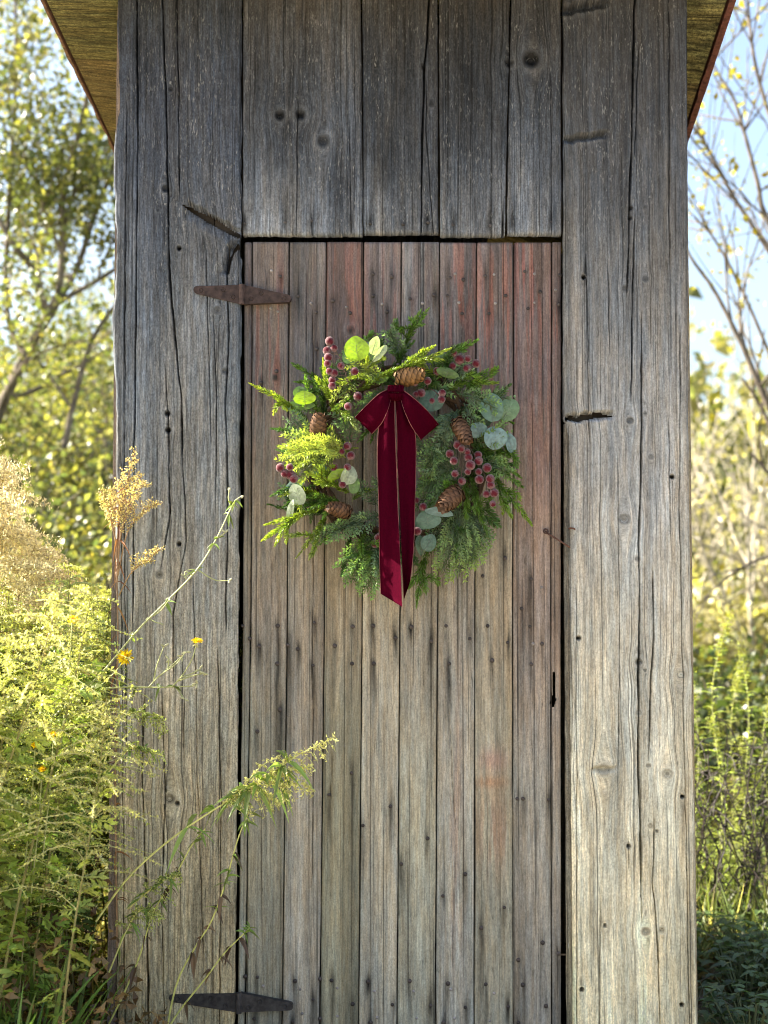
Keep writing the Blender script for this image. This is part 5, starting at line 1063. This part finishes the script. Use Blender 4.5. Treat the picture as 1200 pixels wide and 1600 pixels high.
# meadow grass: nobody could count it
n = 60000; gxx = np.concatenate([rw.uniform(.72, 6, n // 2), rw.uniform(-6, -.66, n // 2)]); gyy = 1.2 + 16 * rw.random(n) ** 1.7; gyy = np.where(gxx < 0, gyy - 1.6 * rw.random(n), gyy)
dist = np.hypot(gxx, gyy + 3.3); hh = rw.uniform(.12, .5, n) * np.interp(gyy, [1.2, 4, 17], [.6, 1, 1.8])
colg = np.where((fbm2(gxx, gyy, .5, .5, 8, 3) + rw.normal(0, .12, n))[:, None] > .5, np.array([[.15, .18, .065]]), np.array([[.46, .39, .20]])) * (.7 + .6 * rw.random((n, 1)))
m = MB(); leaves(m, np.stack([gxx, gyy, gz(gxx, gyy)], -1), unit(np.stack([rw.normal(0, .3, n), rw.normal(0, .3, n), np.ones(n)], -1)), unit(np.stack([rw.normal(0, 1, n), rw.normal(0, 1, n), np.zeros(n)], -1)), hh, .004 + .0012 * dist, colg, .12)
link('meadow_grass', m.mesh('meadow_grass', M_LEAF), None, None, kind='stuff')

# ------------------------------------------------------------------ trees behind
def grow(mb, start, d, L, rad, lvl, maxl, r, tips, bark, wander=.25, nb=4, spread=.75, up=.15):
    n = 7; p = [np.asarray(start, float)]; dd = unit(d)
    for k in range(n - 1): dd = unit(dd + r.normal(0, wander, 3) / 3 + np.array([0, 0, up]) / n); p.append(p[-1] + dd * L / (n - 1))
    p = np.array(p); tube(mb, p, np.linspace(rad, rad * .5, n), max(3, 7 - 2 * lvl), bark, False)
    if lvl >= maxl: tips.append(p); return
    for k in range(nb):
        t = .35 + .65 * (k + r.random() * .6) / nb; i = min(n - 1, int(t * (n - 1))); q = unit(r.normal(0, 1, 3)); q = unit(q - dd * q.dot(dd)); nd_ = unit(dd * math.cos(spread) + q * math.sin(spread))
        grow(mb, p[i], nd_, L * r.uniform(.5, .75), rad * (.62 - .25 * t * .5), lvl + 1, maxl, r, tips, bark, wander, nb, spread, up)
def crown_leaves(tips, n, size, pal, r, jit=.12, wfac=.6):
    m = MB(); tips = np.array(tips); k = r.integers(0, len(tips), n); x = r.random(n) * 5.99; i = x.astype(int); f = (x - i)[:, None]; b = tips[k, i] * (1 - f) + tips[k, i + 1] * f + r.normal(0, jit, (n, 3))
    pal = np.array(pal); tone = r.random(len(tips)); c = pal[np.minimum((np.clip(tone[k] + r.normal(0, .22, n), 0, .999) * len(pal)).astype(int), len(pal) - 1)] * (.7 + .6 * r.random((n, 1)))
    s = size * (.6 + .8 * r.random(n)); leaves(m, b, unit(r.normal(0, 1, (n, 3)) + np.array([0, 0, -.4])), unit(r.normal(0, 1, (n, 3)) + [0, 0, .6]), s, s * wfac, c, .12)
    return m.mesh('crown', M_TREE)
def tree(name, base, stems, L, rad, maxl, nleaf, size, pal, bark, seed, label, cat='tree', group=None, nb=4, spread=.75, jit=.12, wander=.3, extra=()):
    r = np.random.default_rng(seed); o = plant_root(name, (0, 0, 0), label, cat, group); tr = MB(); tips = []
    for d, k in stems: grow(tr, np.asarray(base, float), d, L * k, rad * k, 0, maxl, r, tips, bark, wander, nb, spread)
    for pts, r0_, r1_, nsub in extra:       # limbs traced from the photograph
        p = smooth_line(pts, 24); tube(tr, p, np.linspace(r0_, r1_, 24), 6, bark, False)
        for e in range(nsub):
            i = int(r.integers(4, 24)); tg = unit(p[min(23, i + 1)] - p[i - 1]); grow(tr, p[i], unit(tg + r.normal(0, .55, 3) + [0, 0, .25]), r.uniform(.5, 1.2), (r0_ + r1_) * .28, 1, 2, r, tips, bark, .35, 3, .6)
    link('trunk', tr.mesh('trunk', M_BARK, True), o)
    if nleaf: link('crown', crown_leaves(tips, nleaf, size, pal, r, jit), o)
    return o
OLIVE = [(.11, .13, .05), (.145, .165, .06), (.19, .20, .065), (.30, .28, .08), (.10, .13, .06), (.23, .22, .12)]; YEL = [(.17, .19, .055), (.24, .25, .07), (.40, .36, .08), (.32, .29, .11), (.22, .22, .08)]; TANP = [(.46, .42, .26), (.40, .37, .25), (.46, .41, .20), (.36, .34, .20)]
BK = (.16, .135, .105); BKD = (.09, .075, .06)
T = lambda x, y, Y: P(x, y, Y)
tree('forked_tree', T(0, 900, 5.0) * [1, 1, 0] + [-.3, 0, 0], [((-.5, .3, 1), 1)], 1.6, .04, 3, 26000, .044, OLIVE, BK, 5, 'forked pale-barked tree with sparse olive leaves behind the left of the shed', nb=4,
     extra=[([T(-60, 900, 5), T(-20, 700, 5), T(30, 575, 5), T(75, 495, 5), T(90, 470, 5)], .036, .026, 3), ([T(90, 470, 5), T(98, 390, 5), T(100, 300, 5), T(130, 180, 5), T(150, 60, 5), T(160, -120, 5.1)], .024, .010, 7), ([T(90, 470, 5), T(120, 420, 5.1), T(150, 330, 5.2), T(190, 230, 5.2), T(260, 60, 5.3)], .02, .010, 6),
            ([T(75, 495, 5), T(50, 420, 4.9), T(20, 380, 4.8), T(-20, 300, 4.8), T(-60, 150, 4.8)], .024, .010, 5), ([T(40, 560, 5), T(10, 480, 5.1), T(15, 300, 5.2), T(25, 100, 5.3), T(20, -150, 5.3)], .02, .008, 6), ([T(100, 700, 5), T(125, 590, 5), T(150, 520, 5), T(200, 450, 5)], .02, .01, 3)])
for k, (px, Y, sc, nl) in enumerate([(60, 7.5, 1.0, 9000), (150, 9.0, 1.15, 9000), (-120, 8.0, 1.2, 8000), (-350, 7, 1.2, 6000), (100, 11, 1.5, 9000), (10, 10, 1.35, 9000), (200, 8, 1.1, 8000), (260, 12, 1.5, 8000)]):
    c = T(px, 934, Y); tree('leafy_tree', (c[0], Y, 0), [((.1, 0, 1), 1), ((-.5, .2, 1), .8), ((.5, -.1, 1), .8)], 1.6 * sc, .06, 3, int(nl * 2.0), .062, OLIVE, BK, 60 + k, 'thin-crowned olive tree standing in the growth behind the forked tree', 'tree', 'olive trees behind the left of the shed', jit=.2)
for k, (px, Y, h, pal) in enumerate([(20, 4.6, 1.25, OLIVE), (110, 4.9, 1.15, YEL), (170, 5.6, 1.45, OLIVE), (-60, 4.2, 1.2, OLIVE), (60, 6.4, 1.75, YEL), (-200, 5.0, 1.3, OLIVE), (150, 3.6, .8, YEL), (230, 4.6, 1.1, OLIVE), (130, 7.0, 1.9, OLIVE), (0, 7.2, 2.0, OLIVE)]):
    c = T(px, 934, Y); tree('shrub', (c[0], Y, 0), [((.2, 0, 1), 1), ((-.5, .2, .9), .9), ((.6, -.2, .8), .9), ((0, -.5, .9), .8)], h, .022, 2, 9000, .048, pal, BK, 80 + k, 'green and yellow leafy shrub under the trees left of the shed', 'shrub', 'shrubs under the trees left of the shed', nb=5, spread=.8, jit=.17)
tree('bare_tree', T(1330, 940, 4.2) * [1, 1, 0], [((.1, .1, 1), 1), ((.5, .2, 1), .8)], 1.7, .06, 3, 1500, .045, [(.42, .33, .04), (.36, .34, .08), (.30, .26, .05)], (.15, .125, .10), 9, 'nearly bare tree with arching dark branches and a few yellow leaves right of the shed', nb=4,
     extra=[([T(1330, 900, 4.2), T(1240, 700, 4.2), T(1200, 633, 4.2), T(1162, 545, 4.2), T(1116, 454, 4.2), T(1077, 398, 4.2), T(1050, 330, 4.2)], .022, .005, 9), ([T(1330, 700, 4.2), T(1250, 480, 4.2), T(1200, 390, 4.2), T(1142, 300, 4.2), T(1087, 190, 4.2), T(1060, 90, 4.2)], .018, .004, 10),
            ([T(1300, 520, 4.3), T(1200, 345, 4.3), T(1185, 290, 4.3), T(1165, 215, 4.3), T(1146, 153, 4.3), T(1115, 100, 4.3), T(1100, 20, 4.3)], .016, .004, 10), ([T(1280, 420, 4.1), T(1215, 220, 4.1), T(1180, 100, 4.1), T(1165, -20, 4.1), T(1140, -160, 4.1)], .014, .004, 10), ([T(1330, 850, 4.1), T(1200, 870, 4.1), T(1140, 900, 4.1), T(1100, 935, 4.1)], .011, .004, 4), ([T(1300, 800, 4.4), T(1180, 500, 4.4), T(1120, 380, 4.4), T(1085, 340, 4.4)], .012, .004, 7)])
for k, (px, Y) in enumerate([(1118, 8), (1160, 9), (1188, 7.5), (1135, 11), (1215, 10), (1260, 8.5)]):
    c = T(px, 934, Y); tree('sapling', (c[0], Y, 0), [((rw.normal(0, .05), 0, 1), 1)], 2.0, .022, 2, 260, .06, TANP, (.42, .38, .30), 120 + k, 'thin pale sapling trunk in the golden thicket right of the shed', 'tree', 'pale saplings right of the shed', nb=5, spread=.5, jit=.15)
bushes = []
for k in range(4): bushes.append(tree('bush', (0, 0, 0), [((.2, 0, 1), 1), ((-.5, .2, .9), .9), ((.6, -.2, .8), .9), ((0, -.5, .9), .8), ((-.1, .6, .8), .8)], 1.1, .02, 2, 7000, .085, [TANP, YEL, TANP, OLIVE][k], BK, 140 + k, 'golden autumn bush in the thicket far right behind the shed', 'bush', 'golden bushes behind the shed', nb=5, spread=.85, jit=.2))
pl = []
for X in np.arange(-9, 11, 1.25): pl += [(X + rw.normal(0, .3), 12 + rw.normal(0, .8), rw.uniform(1.3, 1.8)), (X + rw.normal(0, .3), 16 + rw.normal(0, 1), rw.uniform(2.1, 2.9))]
pl += [(1.85, 7.6, .7), (2.4, 8.2, .8), (1.6, 9.4, .9), (2.9, 9.0, .9), (3.4, 7.5, .8)]
for k, (X, Y, s) in enumerate(pl):
    o = bushes[k] if k < 4 else copy_tree(bushes[int(rw.integers(4)) if X < 0 else int(rw.integers(3))]); o.location = (X, Y, float(gz(X, Y))); o.scale = (s,) * 3; o.rotation_euler = (0, 0, rw.random() * 6.28)
    if X < 0: o['label'] = 'autumn bush in the far thicket behind the trees left of the shed'; o['group'] = 'bushes far behind the left trees'
for k, (px, Y, h) in enumerate([(1130, 3.2, .50), (1185, 3.6, .58), (1100, 4.0, .6), (1240, 3.3, .56), (1160, 4.6, .66), (1095, 2.9, .46), (1210, 2.8, .44)]):
    c = T(px, 934, Y); tree('shrub', (c[0], Y, 0), [((.2, 0, 1), 1), ((-.5, .2, .9), .9), ((.6, -.2, .8), .9), ((0, -.5, .9), .8)], h, .014, 2, 2600, .05, [(.06, .085, .03), (.085, .11, .035), (.13, .13, .05)], BKD, 160 + k, 'dark green shrub at the edge of the meadow right of the shed', 'shrub', 'dark green shrubs right of the shed', nb=5, spread=.8, jit=.08)
